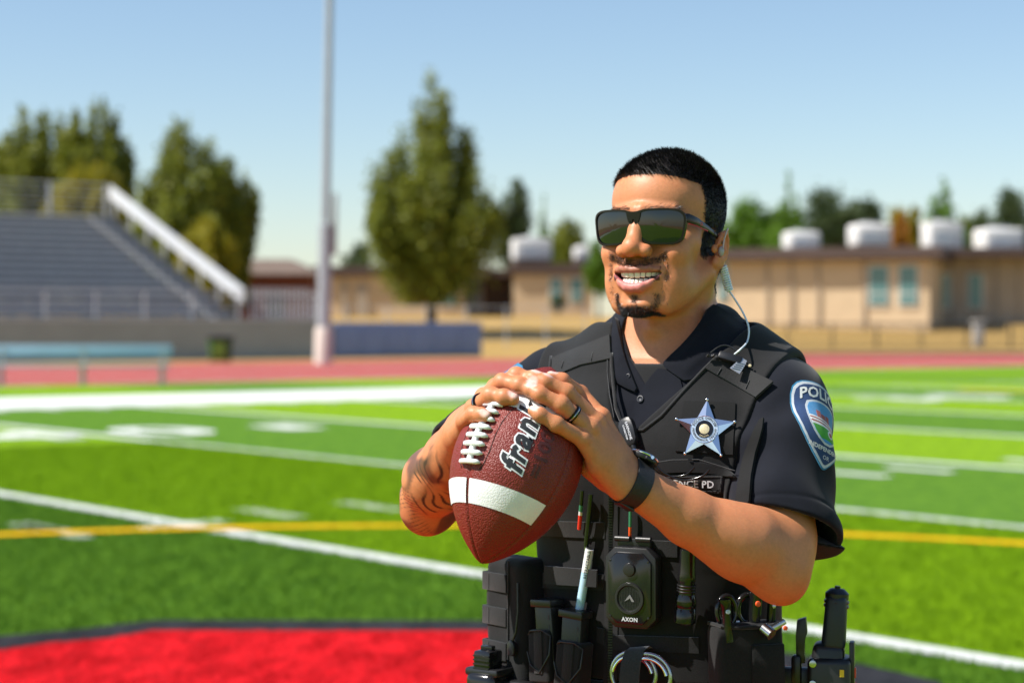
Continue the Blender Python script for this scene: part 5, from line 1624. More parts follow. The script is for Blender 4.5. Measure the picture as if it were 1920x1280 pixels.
def patch_strip(name, az0, az1, t0, t1, lift, m, parent, na=16, nt_=6):
    bm = bmesh.new(); g = [[bm.verts.new(ball_pt(az0 + (az1 - az0) * i / na, t0 + (t1 - t0) * j / nt_, lift)) for i in range(na + 1)] for j in range(nt_ + 1)]
    for j in range(nt_):
        for i in range(na): bm.faces.new((g[j][i], g[j][i + 1], g[j + 1][i + 1], g[j + 1][i]))
    return link(name, bm_mesh(name, bm, smooth=True), m, parent)
for (t0, t1) in ((-0.575, -0.37), (0.37, 0.575)):            # half stripes on the two panels beside the laces
    for (a0, a1) in STRIPES: patch_strip('stripe', SEAM0 + R(a0), SEAM0 + R(a1), t0, t1, 0.0009, M_stripe, fb)
# laces: a backbone and cross loops on the seam
bm = bmesh.new(); add_tube(bm, [ball_pt(SEAM0, t, 0.0025) for t in np.linspace(-0.23, 0.34, 24)], 0.0044, 8)
for v in bm.verts: pass
link('lace_spine', bm_mesh('lace_spine', bm, smooth=True), M_lace, fb)
for t in np.linspace(-0.23, 0.34, 8):
    bm = bmesh.new(); pts = []
    for s in np.linspace(-1, 1, 9): pts.append(ball_pt(SEAM0 + s * 0.205, t + 0.006 * s, 0.0062 - 0.0045 * s ** 4))
    add_tube(bm, pts, [0.0014] + [0.0034] * 7 + [0.0014], 8)
    link('lace_loop', bm_mesh('lace_loop', bm, smooth=True), M_lace, fb)
M_stitch = mat('black_stitch', (0.02, 0.012, 0.010), 0.7)
for s in (-1, 1):                                           # stitched outline round the laces
    bm = bmesh.new()
    pr = [(-0.29, 0.20), (-0.255, 0.235), (-0.22, 0.26), (-0.1, 0.30), (0.05, 0.30), (0.2, 0.32), (0.38, 0.40)]
    add_tube(bm, [ball_pt(SEAM0 + s * a, t, 0.0004) for t, a in pr], 0.00055, 5)
    link('stitch_line', bm_mesh('stitch_line', bm), M_stitch, fb)
def ball_text(txt, size, az, t, m, lift, offset=0.0, shear=0.0, stretch=1.0, name='lettering', spacing=1.0):
    """lettering wrapped on the leather; it reads up the axis"""
    me = text_mesh(txt, size, offset=offset, shear=shear, align='LEFT', spacing=spacing, res=2)
    bm = bmesh.new(); bm.from_mesh(me)
    bmesh.ops.triangulate(bm, faces=bm.faces)
    for _ in range(2): bmesh.ops.subdivide_edges(bm, edges=[e for e in bm.edges if e.calc_length() > size * 0.16], cuts=1)
    for v in bm.verts:
        tt = t + v.co.x * stretch / BL; r0 = max(float(ball_r(np.array(min(tt, .98)))), 0.01)
        v.co = ball_pt(az - v.co.y / r0, min(tt, 0.98), lift)
    bmesh.ops.triangulate(bm, faces=bm.faces)
    me2 = bm_mesh(name, bm); bpy.data.meshes.remove(me)
    return link(name, me2, m, fb)
tz = LOGO
for off_, m_, lf in ((0.0034, M_inkw, 0.0007), (0.0014, M_ink, 0.0011)):
    ball_text('franklin', 0.042, R(tz[0]), tz[1], m_, lf, offset=off_, shear=0.30, stretch=0.92, spacing=1.16)
ball_text('=1000', 0.027, R(tz[0] + tz[2]), tz[1] + 0.02, M_inks, 0.0006, offset=0.0006, stretch=1.15)
# ================================================================== WORN AND CARRIED GEAR (each a thing of its own)
def mount(px, py, f, off=0.0, up=(0, 0, 1), nrm=None, spin=0.0):
    """frame on a surface: x to image right, y up, z outwards"""
    p = Vector(hits([px], [py], f, off)[0])
    n = Vector(nrm).normalized() if nrm is not None else Vector(grad(f, np.array(p), 0.012)[0].tolist())
    u = Vector(up); y = (u - n * u.dot(n)).normalized(); x = y.cross(n)
    M = basis(x, y, n, p)
    return M @ Matrix.Rotation(spin, 4, 'Z')
def gear(name, label, cat, M, group=None):
    t = thing(name, label, cat, group=group); t.matrix_world = M; return t
def lathe_obj(name, prof, m, parent, M=None, n=24, auto=40):
    bm = bmesh.new(); add_lathe(bm, prof, n, M); return link(name, bm_mesh(name, bm, auto=auto), m, parent)
def prism_obj(name, poly, z0, z1, m, parent, M=None, bevel=0.0):
    bm = bmesh.new(); vs_ = add_prism(bm, poly, z0, z1)
    if bevel > 0: bmesh.ops.bevel(bm, geom=list(bm.edges), offset=bevel, segments=2, affect='EDGES', profile=0.5)
    if M is not None: bmesh.ops.transform(bm, matrix=M, verts=bm.verts)
    return link(name, bm_mesh(name, bm, auto=35), m, parent)
def tube_obj(name, pts, r, m, parent, n=8, closed=False):
    bm = bmesh.new(); add_tube(bm, pts, r, n, closed=closed); return link(name, bm_mesh(name, bm, auto=50), m, parent)
def flat_text(txt, size, m, parent, M, offset=0.0, shear=0.0, spacing=1.0, name='lettering', align='CENTER', arc=None):
    me = text_mesh(txt, size, offset=offset, shear=shear, spacing=spacing, align=align, res=2)
    for v in me.vertices:
        if arc:                               # bend along a circle of radius arc[0] about the origin, centred at angle arc[1]
            r, a0, sg_ = arc; a = a0 - sg_ * v.co.x / r; rr = r + sg_ * v.co.y
            v.co = Vector((rr * math.cos(a), rr * math.sin(a), 0))
        v.co = M @ v.co
    me.materials.clear()
    return link(name, me, m, parent)
T3 = Matrix.Translation
RX = lambda a: Matrix.Rotation(R(a), 4, 'X')
RY = lambda a: Matrix.Rotation(R(a), 4, 'Y')
RZ = lambda a: Matrix.Rotation(R(a), 4, 'Z')
M_chrome = mat('bright_nickel', (0.80, 0.82, 0.86), 0.14, metal=1.0)
M_chromed = mat('worn_steel', (0.45, 0.46, 0.47), 0.25, metal=1.0)
M_satin = mat('satin_steel', (0.62, 0.62, 0.60), 0.42, metal=0.9)
M_dial = mat('black_glass', (0.004, 0.004, 0.005), 0.08, spec=0.4)
M_dimp = mat('dim_print', (0.16, 0.165, 0.17), 0.5)
M_gold = mat('gold_seal', (0.78, 0.66, 0.40), 0.4, metal=0.4, var=0.4, vscale=300)
M_wht = mat('white_plastic', (0.75, 0.77, 0.80), 0.4)
M_lblue = mat('pale_blue_plastic', (0.42, 0.62, 0.78), 0.4)
M_redg = mat('red_plastic', (0.70, 0.03, 0.02), 0.4)
M_orng = mat('orange_button', (0.85, 0.10, 0.02), 0.4)
M_grn = mat('green_plastic_pen', (0.04, 0.22, 0.12), 0.4)
M_txt = mat('grey_print', (0.55, 0.57, 0.60), 0.5)
M_yel = mat('yellow_tab', (0.75, 0.55, 0.02), 0.5)
M_pouch = cloth_mat('black_pouch_cordura', (0.0105, 0.0105, 0.011), rough=0.8, weave=500, strength=0.6, sheen=0.1)

# ---- name tape lettering on the vest
Mn = mount(1278, 907, vf, 0.0036)
flat_text('INDEPENDENCE PD', 0.0140, M_txt, nt_, PINV @ Mn @ T3((-0.018, 0, 0.0)), offset=0.0003, spacing=1.05)

# ---- star badge
Ms = mount(1322, 806, vf, 0.0030, spin=R(-2))
bd_ = gear('star_badge', 'silver five pointed police star badge pinned to the black velcro square on the vest', 'badge', Ms)
bm = bmesh.new(); Ro, Ri = 0.0425, 0.0200
c0_ = bm.verts.new((0, 0, 0.0058)); ring = []; base = []
for k in range(10):
    a = math.pi / 2 + k * math.pi / 5; r = Ro if k % 2 == 0 else Ri; h = 0.0016 if k % 2 == 0 else 0.0018
    ring.append(bm.verts.new((r * math.cos(a), r * math.sin(a), h))); base.append(bm.verts.new((r * math.cos(a), r * math.sin(a), 0)))
for k in range(10):
    bm.faces.new((c0_, ring[k], ring[(k + 1) % 10])); bm.faces.new((ring[k], base[k], base[(k + 1) % 10], ring[(k + 1) % 10]))
bm.faces.new(base[::-1]); link('star_plate', bm_mesh('star_plate', bm), M_chrome, bd_)
for k in range(5):
    a = math.pi / 2 + k * 2 * math.pi / 5
    bm = bmesh.new(); bmesh.ops.create_uvsphere(bm, u_segments=12, v_segments=8, radius=0.0026, matrix=T3((Ro * math.cos(a), Ro * math.sin(a), 0.0016)))
    link('tip_ball', bm_mesh('tip_ball', bm, smooth=True), M_chrome, bd_)
dk = lathe_obj('centre_disc', [(0, 0.0066), (0.0186, 0.0062), (0.0190, 0.0050), (0.0190, 0.001)], mat('pale_enamel', (0.55, 0.66, 0.78), 0.25, metal=0.3), bd_, n=40)
lathe_obj('seal_ring', [(0.0072, 0.0072), (0.0122, 0.0071), (0.0124, 0.0060)], M_blkg, bd_, n=36)
lathe_obj('seal', [(0, 0.0080), (0.0040, 0.0078), (0.0070, 0.0072), (0.0072, 0.006)], M_gold, bd_, n=32)
tube_obj('disc_rim', [(0.0189 * math.cos(t), 0.0189 * math.sin(t), 0.0062) for t in np.linspace(0, 6.283, 41)[:-1]], 0.0006, M_chrome, bd_, 6, True)
lift = T3((0, 0, 0.0072))
flat_text('POLICE OFFICER', 0.0050, M_ink, dk, lift, offset=0.00012, spacing=1.1, arc=(0.0155, math.pi / 2, 1))
flat_text('INDEPENDENCE, OREGON', 0.0040, M_ink, dk, lift, offset=0.0001, spacing=1.08, arc=(0.0155, -math.pi / 2, -1))
flat_text('OREGON', 0.0032, M_gold, dk, T3((0, 0, 0.0076)), arc=(0.0104, -math.pi / 2, -1))

# ---- shoulder patch on the left sleeve (a part of the shirt)
SA, SE = S_L, E_L + Vector(SLL[2])
ax_ = (SE - SA).normalized(); ref = Vector((1, 0, 0)); e1_ = (ref - ax_ * ref.dot(ax_)).normalized(); e2_ = ax_.cross(e1_)
def sleeve_pts(UV, off, az0, v0, S0=SA, ax=ax_, e1=e1_, e2=e2_, rr=0.070):
    """(u around, v up) metres to points on the sleeve"""
    out = []
    UV = np.asarray(UV, float); az = az0 - UV[:, 0] / rr
    o = np.array(S0)[None] + np.outer(v0 - UV[:, 1], np.array(ax))
    dr = np.cos(az)[:, None] * np.array(e1)[None] + np.sin(az)[:, None] * np.array(e2)[None]
    lo = np.full(len(UV), 0.03); hi = np.full(len(UV), 0.13)
    for _ in range(16):
        m = (lo + hi) / 2; d = shirt_outer((o + dr * m[:, None]).astype(f32)) - off
        lo = np.where(d < 0, m, lo); hi = np.where(d < 0, hi, m)
    return o + dr * hi[:, None], dr
# which way does the azimuth run on screen? camera side is -y
PAZ, PV = R(PATCH_AZ), 0.048
def sl_patch(name, poly, off, th, m, parent, step=0.005, UVf=None):
    V2, tris, n = tri_poly(poly, step)
    P, nn = sleeve_pts(V2, off, PAZ, PV)
    return thick_patch(name, P, tris, nn, th, m, parent, 0.0004, to_person)
def scale_poly(p, s, cy=0.0): return [(x * s, cy + (y - cy) * s) for x, y in p]
SHIELD = scale_poly(smooth_poly([(-0.046, 0.040), (-0.036, 0.052), (-0.018, 0.056), (0.0, 0.058), (0.018, 0.056), (0.036, 0.052), (0.046, 0.040), (0.046, 0.012), (0.038, -0.014), (0.024, -0.038), (0.006, -0.057), (0, -0.061), (-0.006, -0.057), (-0.024, -0.038), (-0.038, -0.014), (-0.046, 0.012)], 1), 1.14)
INNER = scale_poly(smooth_poly([(-0.026, 0.022), (-0.014, 0.027), (0, 0.028), (0.014, 0.027), (0.026, 0.022), (0.025, -0.002), (0.016, -0.020), (0, -0.030), (-0.016, -0.020), (-0.025, -0.002)], 1), 1.14)
M_pbl = cloth_mat('patch_blue', (0.030, 0.060, 0.15), weave=1500, sheen=0.1); M_psil = cloth_mat('patch_silver', (0.50, 0.53, 0.57), weave=1500); M_psky = cloth_mat('patch_sky', (0.05, 0.25, 0.52), weave=1500)
M_pred = cloth_mat('patch_red', (0.32, 0.05, 0.04), weave=1500); M_pgrn = cloth_mat('patch_green', (0.05, 0.30, 0.03), weave=1500); M_pwht = cloth_mat('patch_white', (0.66, 0.66, 0.66), weave=1500); M_pteal = cloth_mat('patch_edge', (0.02, 0.16, 0.30), weave=1500)
sp = sl_patch('shoulder_patch', SHIELD, 0.0002, 0.0016, M_pteal, shirt)
sl_patch('border', scale_poly(SHIELD, 0.965), 0.0018, 0.0004, M_psil, sp)
sl_patch('field', scale_poly(SHIELD, 0.90), 0.0022, 0.0005, M_pbl, sp)
sl_patch('crest_edge', scale_poly(INNER, 1.10), 0.0027, 0.0004, M_psil, sp)
sl_patch('crest', INNER, 0.0031, 0.0004, M_psky, sp)
def clipped(poly, y0, y1): # a band of the inner shield
    A = np.array(resample(poly, 0.0015)); ys = [y for y in (y0, y1)]
    L_ = []; R_ = []
    for y in np.linspace(y0, y1, 5):
        xs = []
        for i in range(len(A)):
            a, b = A[i - 1], A[i]
            if (a[1] - y) * (b[1] - y) < 0: xs.append(a[0] + (b[0] - a[0]) * (y - a[1]) / (b[1] - a[1]))
        if len(xs) >= 2: L_.append((min(xs), y)); R_.append((max(xs), y))
    return L_ + R_[::-1]
for y0, y1, m_ in ((-0.027, -0.009, M_pgrn), (-0.009, -0.0055, M_pwht), (-0.0055, -0.003, M_pred), (-0.003, 0.0, M_pwht), (0.0, 0.0022, M_pred), (0.0022, 0.0048, M_pwht)):
    sl_patch('crest_band', clipped(INNER, y0, y1), 0.0035, 0.0003, m_, sp, step=0.004)
for x, w, h in ((-0.012, 0.008, 0.012), (-0.002, 0.009, 0.009), (0.009, 0.008, 0.011)):
    sl_patch('crest_house', [(x - w / 2, 0.005), (x + w / 2, 0.005), (x + w / 2, 0.005 + h), (x - w / 2, 0.005 + h)], 0.0035, 0.0003, M_pred, sp, step=0.004)
sl_patch('crest_ring', [(0.006 + 0.006 * math.cos(t), -0.016 + 0.006 * math.sin(t)) for t in np.linspace(0, 6.283, 17)[:-1]], 0.0039, 0.0003, M_pwht, sp, step=0.003)
sl_patch('crest_ring', [(0.006 + 0.0035 * math.cos(t), -0.016 + 0.0035 * math.sin(t)) for t in np.linspace(0, 6.283, 13)[:-1]], 0.0043, 0.0003, M_pred, sp, step=0.003)
def sl_text(txt, size, cx, cy, m, off, bend_=0.0, offset=0.0, spacing=1.0):
    me = text_mesh(txt, size, offset=offset, spacing=spacing, res=2)
    bm = bmesh.new(); bm.from_mesh(me); bmesh.ops.triangulate(bm, faces=bm.faces); bpy.data.meshes.remove(me)
    UV = np.array([(v.co.x + cx, v.co.y + cy - bend_ * v.co.x ** 2) for v in bm.verts])
    P, nn = sleeve_pts(UV, off, PAZ, PV)
    for v, p in zip(bm.verts, to_person(P)): v.co = Vector(p)
    link('lettering', bm_mesh('lettering', bm), m, sp)
sl_text('POLICE', 0.0235, 0, 0.0465, M_pwht, 0.0034, bend_=6.0, offset=0.0006, spacing=1.05)
sl_text('INDEPENDENCE', 0.0082, 0, -0.0415, M_pwht, 0.0034, bend_=-4.0, offset=0.0002)
sl_text('OR', 0.0082, 0, -0.0525, M_pwht, 0.0034)

# ---- the matching patch on the other sleeve, mostly behind the hands
pr_ = patch_px('shoulder_patch', smooth_poly([(934, 712), (950, 692), (968, 678), (984, 690), (982, 730), (955, 750), (936, 738)], 1), shirt_outer, 0.0016, M_pteal, shirt, off=0.0004, step=6, local=to_person)
patch_px('border', smooth_poly([(940, 712), (953, 697), (967, 685), (978, 694), (976, 726), (955, 742), (941, 733)], 1), shirt_outer, 0.0005, M_psil, pr_, off=0.0022, step=6, local=to_person)
patch_px('field', smooth_poly([(944, 713), (955, 701), (967, 691), (973, 698), (971, 722), (955, 735), (945, 729)], 1), shirt_outer, 0.0005, M_pteal, pr_, off=0.0028, step=6, local=to_person)
# ---- rings
def finger_ring(H, k, t, label, r_add=0.0012):
    pts, rad = H[k]; c = pts[0].lerp(pts[1], t); d = (pts[1] - pts[0]).normalized(); r = rad[0] * (1 - t) + rad[1] * t + r_add
    q = d.to_track_quat('Z', 'Y').to_matrix().to_4x4()
    root = gear('finger_ring', label, 'ring', T3(c) @ q)
    lathe_obj('band', [(r - 0.0004, -0.0034), (r + 0.0012, -0.0030), (r + 0.0015, 0), (r + 0.0012, 0.0030), (r - 0.0004, 0.0034), (r - 0.0009, 0), (r - 0.0004, -0.0034)], M_ringd, root, n=36)
    lathe_obj('inlay', [(r + 0.0015, -0.0008), (r + 0.0018, 0.0), (r + 0.0015, 0.0008)], M_chromed, root, n=36)
M_ringd = mat('black_tungsten', (0.02, 0.022, 0.028), 0.12, metal=0.9)
finger_ring(LH, 'ring', 0.60, 'black band ring with a bright line on the hand with the wristwatch')
finger_ring(RH, 'ring', 0.42, 'black band ring on the hand of the tattooed arm')

# ---- wristwatch
axw = (E_L - W_L).normalized(); cw = W_L.lerp(E_L, 0.035)
nw = Vector((0.35, 0.30, 0.85)); nw = (nw - axw * nw.dot(axw)).normalized(); sw = axw.cross(nw)
ww = gear('wristwatch', 'black wristwatch with woven strap and thin silver bezel on the wrist', 'watch', basis(axw, sw, nw, cw))
def wrist_rs(A, X):
    A = np.asarray(A, float); X = np.broadcast_to(np.asarray(X, float), A.shape)
    o = np.array(cw)[None] + np.outer(X, np.array(axw)); d = np.outer(np.cos(A), np.array(sw)) + np.outer(np.sin(A), np.array(nw))
    lo_ = np.full(len(A), 0.008); hi_ = np.full(len(A), 0.06)
    for _ in range(14):
        m = (lo_ + hi_) / 2; ins = body((o + d * m[:, None]).astype(f32)) < 0
        lo_ = np.where(ins, m, lo_); hi_ = np.where(ins, hi_, m)
    return hi_
def wrist_r(a, x): return float(wrist_rs([a], x)[0])
bm = bmesh.new(); na = 40; rows_ = []
for x in (-0.011, -0.0105, 0.0105, 0.011):
    for lift_ in (0.0,): pass
prof_ = [(-0.0125, 0.0008), (-0.0122, 0.0032), (0.0, 0.0036), (0.0122, 0.0032), (0.0125, 0.0008)]
RW = [wrist_rs(2 * np.pi * np.arange(na) / na, x) for x, l in prof_]
for k in range(na):
    a = 2 * math.pi * k / na
    rows_.append([bm.verts.new((x, (RW[i_][k] + l) * math.cos(a), (RW[i_][k] + l) * math.sin(a))) for i_, (x, l) in enumerate(prof_)])
for k in range(na):
    for i in range(len(prof_) - 1): bm.faces.new((rows_[k][i], rows_[(k + 1) % na][i], rows_[(k + 1) % na][i + 1], rows_[k][i + 1]))
M_strap = mat('woven_strap', (0.016, 0.016, 0.018), 0.6, bump=1.0, bscale=420, var=0.5, vscale=400)
link('strap', bm_mesh('strap', bm, auto=60), M_strap, ww)
rt = wrist_r(math.pi / 2, 0.0)
lathe_obj('case', [(0, rt + 0.0005), (0.0185, rt + 0.0005), (0.0205, rt + 0.003), (0.0208, rt + 0.0065), (0.0190, rt + 0.0088)], M_blk2, ww, n=40)
lathe_obj('bezel', [(0.0206, rt + 0.0062), (0.0212, rt + 0.0076), (0.0198, rt + 0.0094), (0.0184, rt + 0.0094), (0.0184, rt + 0.0080)], M_chrome, ww, n=40)
lathe_obj('dial', [(0, rt + 0.0092), (0.0186, rt + 0.0092)], M_dial, ww, n=40)
lathe_obj('crown', [(0, 0), (0.0022, 0), (0.0022, 0.003), (0, 0.003)], M_chrome, ww, T3((0, 0.0208, rt + 0.0055)) @ RX(-90), n=12)
for sx in (-1, 1): box_obj('lug', (0, sx * 0.0205, rt + 0.002), (0.016, 0.006, 0.005), M_blk2, ww, bevel=0.0015)
box_obj('buckle', (0, 0.002, -wrist_r(-math.pi / 2, 0) - 0.004), (0.024, 0.016, 0.003), M_blk2, ww, bevel=0.001)

# ---- earpiece with coiled acoustic tube and clip
M_tube = mat('clear_tube', (0.75, 0.80, 0.84), 0.12, spec=0.7, coat=0.6)
ep = gear('earpiece', 'clear coiled acoustic tube earpiece worn in the ear and clipped to the shoulder', 'earpiece', T3(HD.w((0.083, 0.006, -0.034))))
def ept(p): return Vector(p) - HD.w((0.083, 0.006, -0.034))
bud = HD.w((0.0835, 0.006, -0.035))
bm = bmesh.new(); bmesh.ops.create_uvsphere(bm, u_segments=16, v_segments=10, radius=0.0054)
for v in bm.verts: v.co = Vector((v.co.x * 0.8, v.co.y * 0.8, v.co.z * 1.35)) + ept(bud)
link('ear_bud', bm_mesh('ear_bud', bm, smooth=True), mat('clear_silicone', (0.42, 0.38, 0.42), 0.25, spec=0.5), ep)
path = [bud + Vector((0.002, -0.006, 0.004)), HD.w((0.088, 0.004, -0.020)), HD.w((0.089, 0.010, -0.006)), HD.w((0.086, 0.020, -0.001)), HD.w((0.081, 0.030, -0.010)), HD.w((0.078, 0.036, -0.034)), at(1357, 497, 2.862)]
def curve_pts(P, n=6):
    """Catmull-Rom"""
    P = [P[0]] + list(P) + [P[-1]]; out = []
    for i in range(1, len(P) - 2):
        for k in range(n):
            t = k / n; a, b, c, d = P[i - 1], P[i], P[i + 1], P[i + 2]
            out.append(0.5 * ((2 * b) + (c - a) * t + (2 * a - 5 * b + 4 * c - d) * t * t + (3 * b - a - 3 * c + d) * t ** 3))
    out.append(P[-2]); return out
tube_obj('ear_tube', [ept(p) for p in curve_pts(path)], 0.0012, mat('clear_ear_tube', (0.55, 0.42, 0.38), 0.12, spec=0.7), ep, 8)
ca, cb = at(1355, 498, 2.862), at(1367, 545, 2.862); cd_ = (cb - ca); cx_ = cd_.normalized(); cy_ = cx_.orthogonal().normalized(); cz_ = cx_.cross(cy_)
coil = [ca + cd_ * (k / 220) + (cy_ * math.cos(k / 220 * 2 * math.pi * 11) + cz_ * math.sin(k / 220 * 2 * math.pi * 11)) * 0.0050 for k in range(221)]
tube_obj('coil', [ept(p) for p in coil], 0.00150, M_tube, ep, 7)
clip = Vector(hits([1372], [668], vf, 0.010)[0])
path = [cb, at(1381, 566, 2.852), at(1395, 590, 2.838), at(1404, 616, 2.822), at(1401, 640, 2.808), clip + Vector((0.012, -0.002, 0.010)), clip + Vector((0.004, 0, 0.003))]
tube_obj('lower_tube', [ept(p) for p in curve_pts(path)], 0.0014, M_tube, ep, 8)
Mc = mount(1362, 676, vf, 0.006)
Mcl = T3(-HD.w((0.083, 0.006, -0.034))) @ Mc
box_obj('connector', (0, 0, 0), (0.034, 0.012, 0.010), M_blk2, ep, bevel=0.003).matrix_local = Mcl @ RZ(-18) @ T3((0.004, 0.004, 0.003))
bm = bmesh.new(); add_tube(bm, [(-0.016 - 0.0004 * k, 0.006 + 0.0022 * math.sin(k * 1.2), 0.003 + 0.0022 * math.cos(k * 1.2)) for k in range(30)], 0.0009, 6)
link('spring', bm_mesh('spring', bm), M_blk2, ep).matrix_local = Mcl
tube_obj('wire_loop', [Mcl @ Vector((-0.022 + 0.04 * t, 0.010 + 0.012 * math.sin(math.pi * t), 0.004)) for t in np.linspace(0, 1, 12)], 0.0012, M_blk2, ep)
prism_obj('clip_plate', [(-0.008, -0.014), (0.008, -0.014), (0.006, 0.004), (0.004, 0.012), (-0.004, 0.012), (-0.006, 0.004)], 0, 0.0014, M_satin, ep, Mcl @ T3((0.018, -0.010, 0.006)) @ RZ(-35) @ RX(-12))
for k in range(4): box_obj('clip_rib', (0, 0, 0), (0.011, 0.0012, 0.0012), M_chromed, ep).matrix_local = Mcl @ T3((0.018, -0.010, 0.006)) @ RZ(-35) @ RX(-12) @ T3((0, -0.010 + k * 0.004, 0.0016)) @ RZ(25)
lathe_obj('clip_rivet', [(0, 0.002), (0.002, 0.0018), (0.0024, 0)], M_gold, ep, Mcl @ T3((0.032, -0.010, 0.004)), n=12)

# ---- push-to-talk microphone with cable
Mp = mount(1183, 812, vf, 0.004, spin=R(27))
mic = gear('microphone', 'small black inline microphone with white lettering clipped at the vest neckline', 'microphone', Mp)
prism_obj('housing', smooth_poly([(-0.0095, -0.020), (0.0095, -0.020), (0.0115, 0.010), (0.0095, 0.022), (-0.0095, 0.022), (-0.0115, 0.010)], 1), 0, 0.010, M_blk2, mic, bevel=0.0015)
for i, (tx, sz, xx) in enumerate((('EARPHONE', 0.0054, 0.0026), ('CONNECTION', 0.0034, -0.0030))):
    flat_text(tx, sz, M_txt, mic, T3((xx, 0.001, 0.0104)) @ RZ(-90), offset=0.0001)
lathe_obj('strain_relief', [(0.0042, 0), (0.0040, 0.006), (0.0028, 0.014)], M_blk2, mic, T3((0, -0.020, 0.005)) @ RX(90), n=14)
inv = Mp.inverted()
cab = [Mp @ Vector((0, -0.033, 0.005))] + [Vector(p) for p in hits([1212, 1232, 1255, 1285, 1302], [858, 880, 892, 890, 876], vf, 0.010)]
tube_obj('cable', [inv @ p for p in curve_pts(cab)], 0.0016, M_blkg, mic)
cab = [Mp @ Vector((0.001, -0.033, 0.007))] + [Vector(p) for p in hits([1218, 1245, 1280, 1315, 1330], [860, 886, 900, 893, 880], vf, 0.013)]
tube_obj('cable', [inv @ p for p in curve_pts(cab)], 0.0016, M_blkg, mic)

# ---- body camera
Mb = mount(1194, 1098, vf, 0.004)
bc = gear('body_camera', 'black angular body camera with round lens and speaker grille on the vest', 'camera', Mb)
OCT = lambda w, h, c: [(-w + c, -h), (w - c, -h), (w, -h + c), (w, h - c), (w - c, h), (-w + c, h), (-w, h - c), (-w, -h + c)]
prism_obj('housing', OCT(0.0385, 0.0565, 0.014), 0, 0.022, M_blk2, bc, bevel=0.0025)
prism_obj('face_plate', OCT(0.033, 0.050, 0.013), 0.0215, 0.0265, M_blkg, bc, bevel=0.0025)
lathe_obj('lens_ring', [(0.0062, 0.031), (0.0085, 0.0305), (0.0098, 0.0265)], M_blk2, bc, T3((0.001, 0.026, 0)), 28)
lathe_obj('lens', [(0, 0.0296), (0.004, 0.0292), (0.0064, 0.0284)], M_dial, bc, T3((0.001, 0.026, 0)), 24)
lathe_obj('speaker', [(0, 0.0268), (0.017, 0.0268), (0.0185, 0.0295), (0.0215, 0.0295), (0.0225, 0.0265)], M_blk2, bc, T3((0.001, -0.014, 0)), 40)
bm = bmesh.new()
for i in range(-6, 7):
    for j in range(-6, 7):
        if i * i + j * j < 40: add_box(bm, (0.001 + i * 0.0024, -0.014 + j * 0.0024, 0.0272), (0.0014, 0.0014, 0.0010))
o = link('speaker_mesh', bm_mesh('speaker_mesh', bm), M_blk2, bc); o['kind'] = 'stuff'
prism_obj('emblem', [(-0.007, -0.004), (0.001, 0.006), (0.008, -0.004), (0.004, -0.004), (0.001, 0.001), (-0.001, -0.001)], 0, 0.0006, M_dimp, bc, T3((0.001, -0.014, 0.0282)))
flat_text('AXON', 0.0080, M_txt, bc, T3((0.001, -0.0435, 0.0270)), offset=0.0002, spacing=1.05)
for x in (-0.016, 0.016):
    bm = bmesh.new(); add_lathe(bm, [(0, -0.011), (0.0042, -0.011), (0.0042, 0.011), (0, 0.011)], 14, T3((x, 0.067, 0.012)) @ RY(90)); link('mount_hinge', bm_mesh('mount_hinge', bm, auto=40), M_blk2, bc)
box_obj('mount_bar', (0, 0.060, 0.006), (0.050, 0.016, 0.010), M_blk2, bc, bevel=0.002)
for x, y in ((-0.029, 0.038), (0.029, 0.038), (-0.029, -0.040), (0.029, -0.040)):
    lathe_obj('screw', [(0, 0.0275), (0.0016, 0.0272), (0.0018, 0.026)], M_blk2, bc, T3((x, y, 0)), 10)

# ---- pens and marker in the webbing
def pen(name, label, a, b, r, segs, group=None):
    P = hits([a[0], b[0]], [a[1], b[1]], vf, r + 0.0045); p, q = Vector(P[0]), Vector(P[1]); d = (q - p); ln = d.length
    t = gear(name, label, 'pen', T3(p) @ d.normalized().to_track_quat('Z', 'Y').to_matrix().to_4x4(), group)
    z = 0.0
    for nm, fr, rr, m_ in segs:
        lathe_obj(nm, [(0, z * ln), (r * rr, z * ln + 0.0003), (r * rr, (z + fr) * ln - 0.0003), (0, (z + fr) * ln)], m_, t, n=14); z += fr
    return t, ln
mk, ln = pen('marker', 'white and pale blue marker pen tucked under the vest webbing', (1106, 1026), (1084, 1158), 0.0062, [('cap_clip', 0.02, 0.7, M_blk2), ('upper_barrel', 0.33, 1.0, M_wht), ('lower_barrel', 0.65, 1.0, M_lblue)])
box_obj('pocket_clip', (0, 0, 0), (0.004, 0.0015, 0.045), M_blk2, mk, bevel=0.0006).matrix_local = T3((-0.0015, 0.0078, 0.002))
cam_side = (mk.matrix_world.to_3x3().inverted() @ Vector((0, -1, 0)))
an_ = math.atan2(cam_side.y, cam_side.x)
flat_text('RETRACTABLE', 0.0062, M_ink, mk, RZ(math.degrees(an_)) @ T3((0.0064, 0, 0.024)) @ RY(90) @ RZ(0), offset=0.0001)
pn, ln = pen('pen', 'slim black pen with a red cap and green label beside the marker on the vest', (1092, 918), (1086, 992), 0.0028, [('dark_barrel', 0.38, 1.0, M_blkg), ('green_label', 0.16, 1.02, M_grn), ('white_band', 0.10, 1.02, M_wht), ('red_cap', 0.36, 1.05, M_redg)])
pn, ln = pen('pen', 'black pen hanging between the red pen and the zipper', (1108, 925), (1098, 1035), 0.0036, [('barrel', 0.9, 1.0, M_blkg), ('tip', 0.1, 0.6, M_chromed)])
pn, ln = pen('pen', 'thin green and orange pen above the body camera', (1182, 950), (1181, 1012), 0.0022, [('green_barrel', 0.6, 1.0, M_grn), ('orange_barrel', 0.4, 1.0, M_orng)])
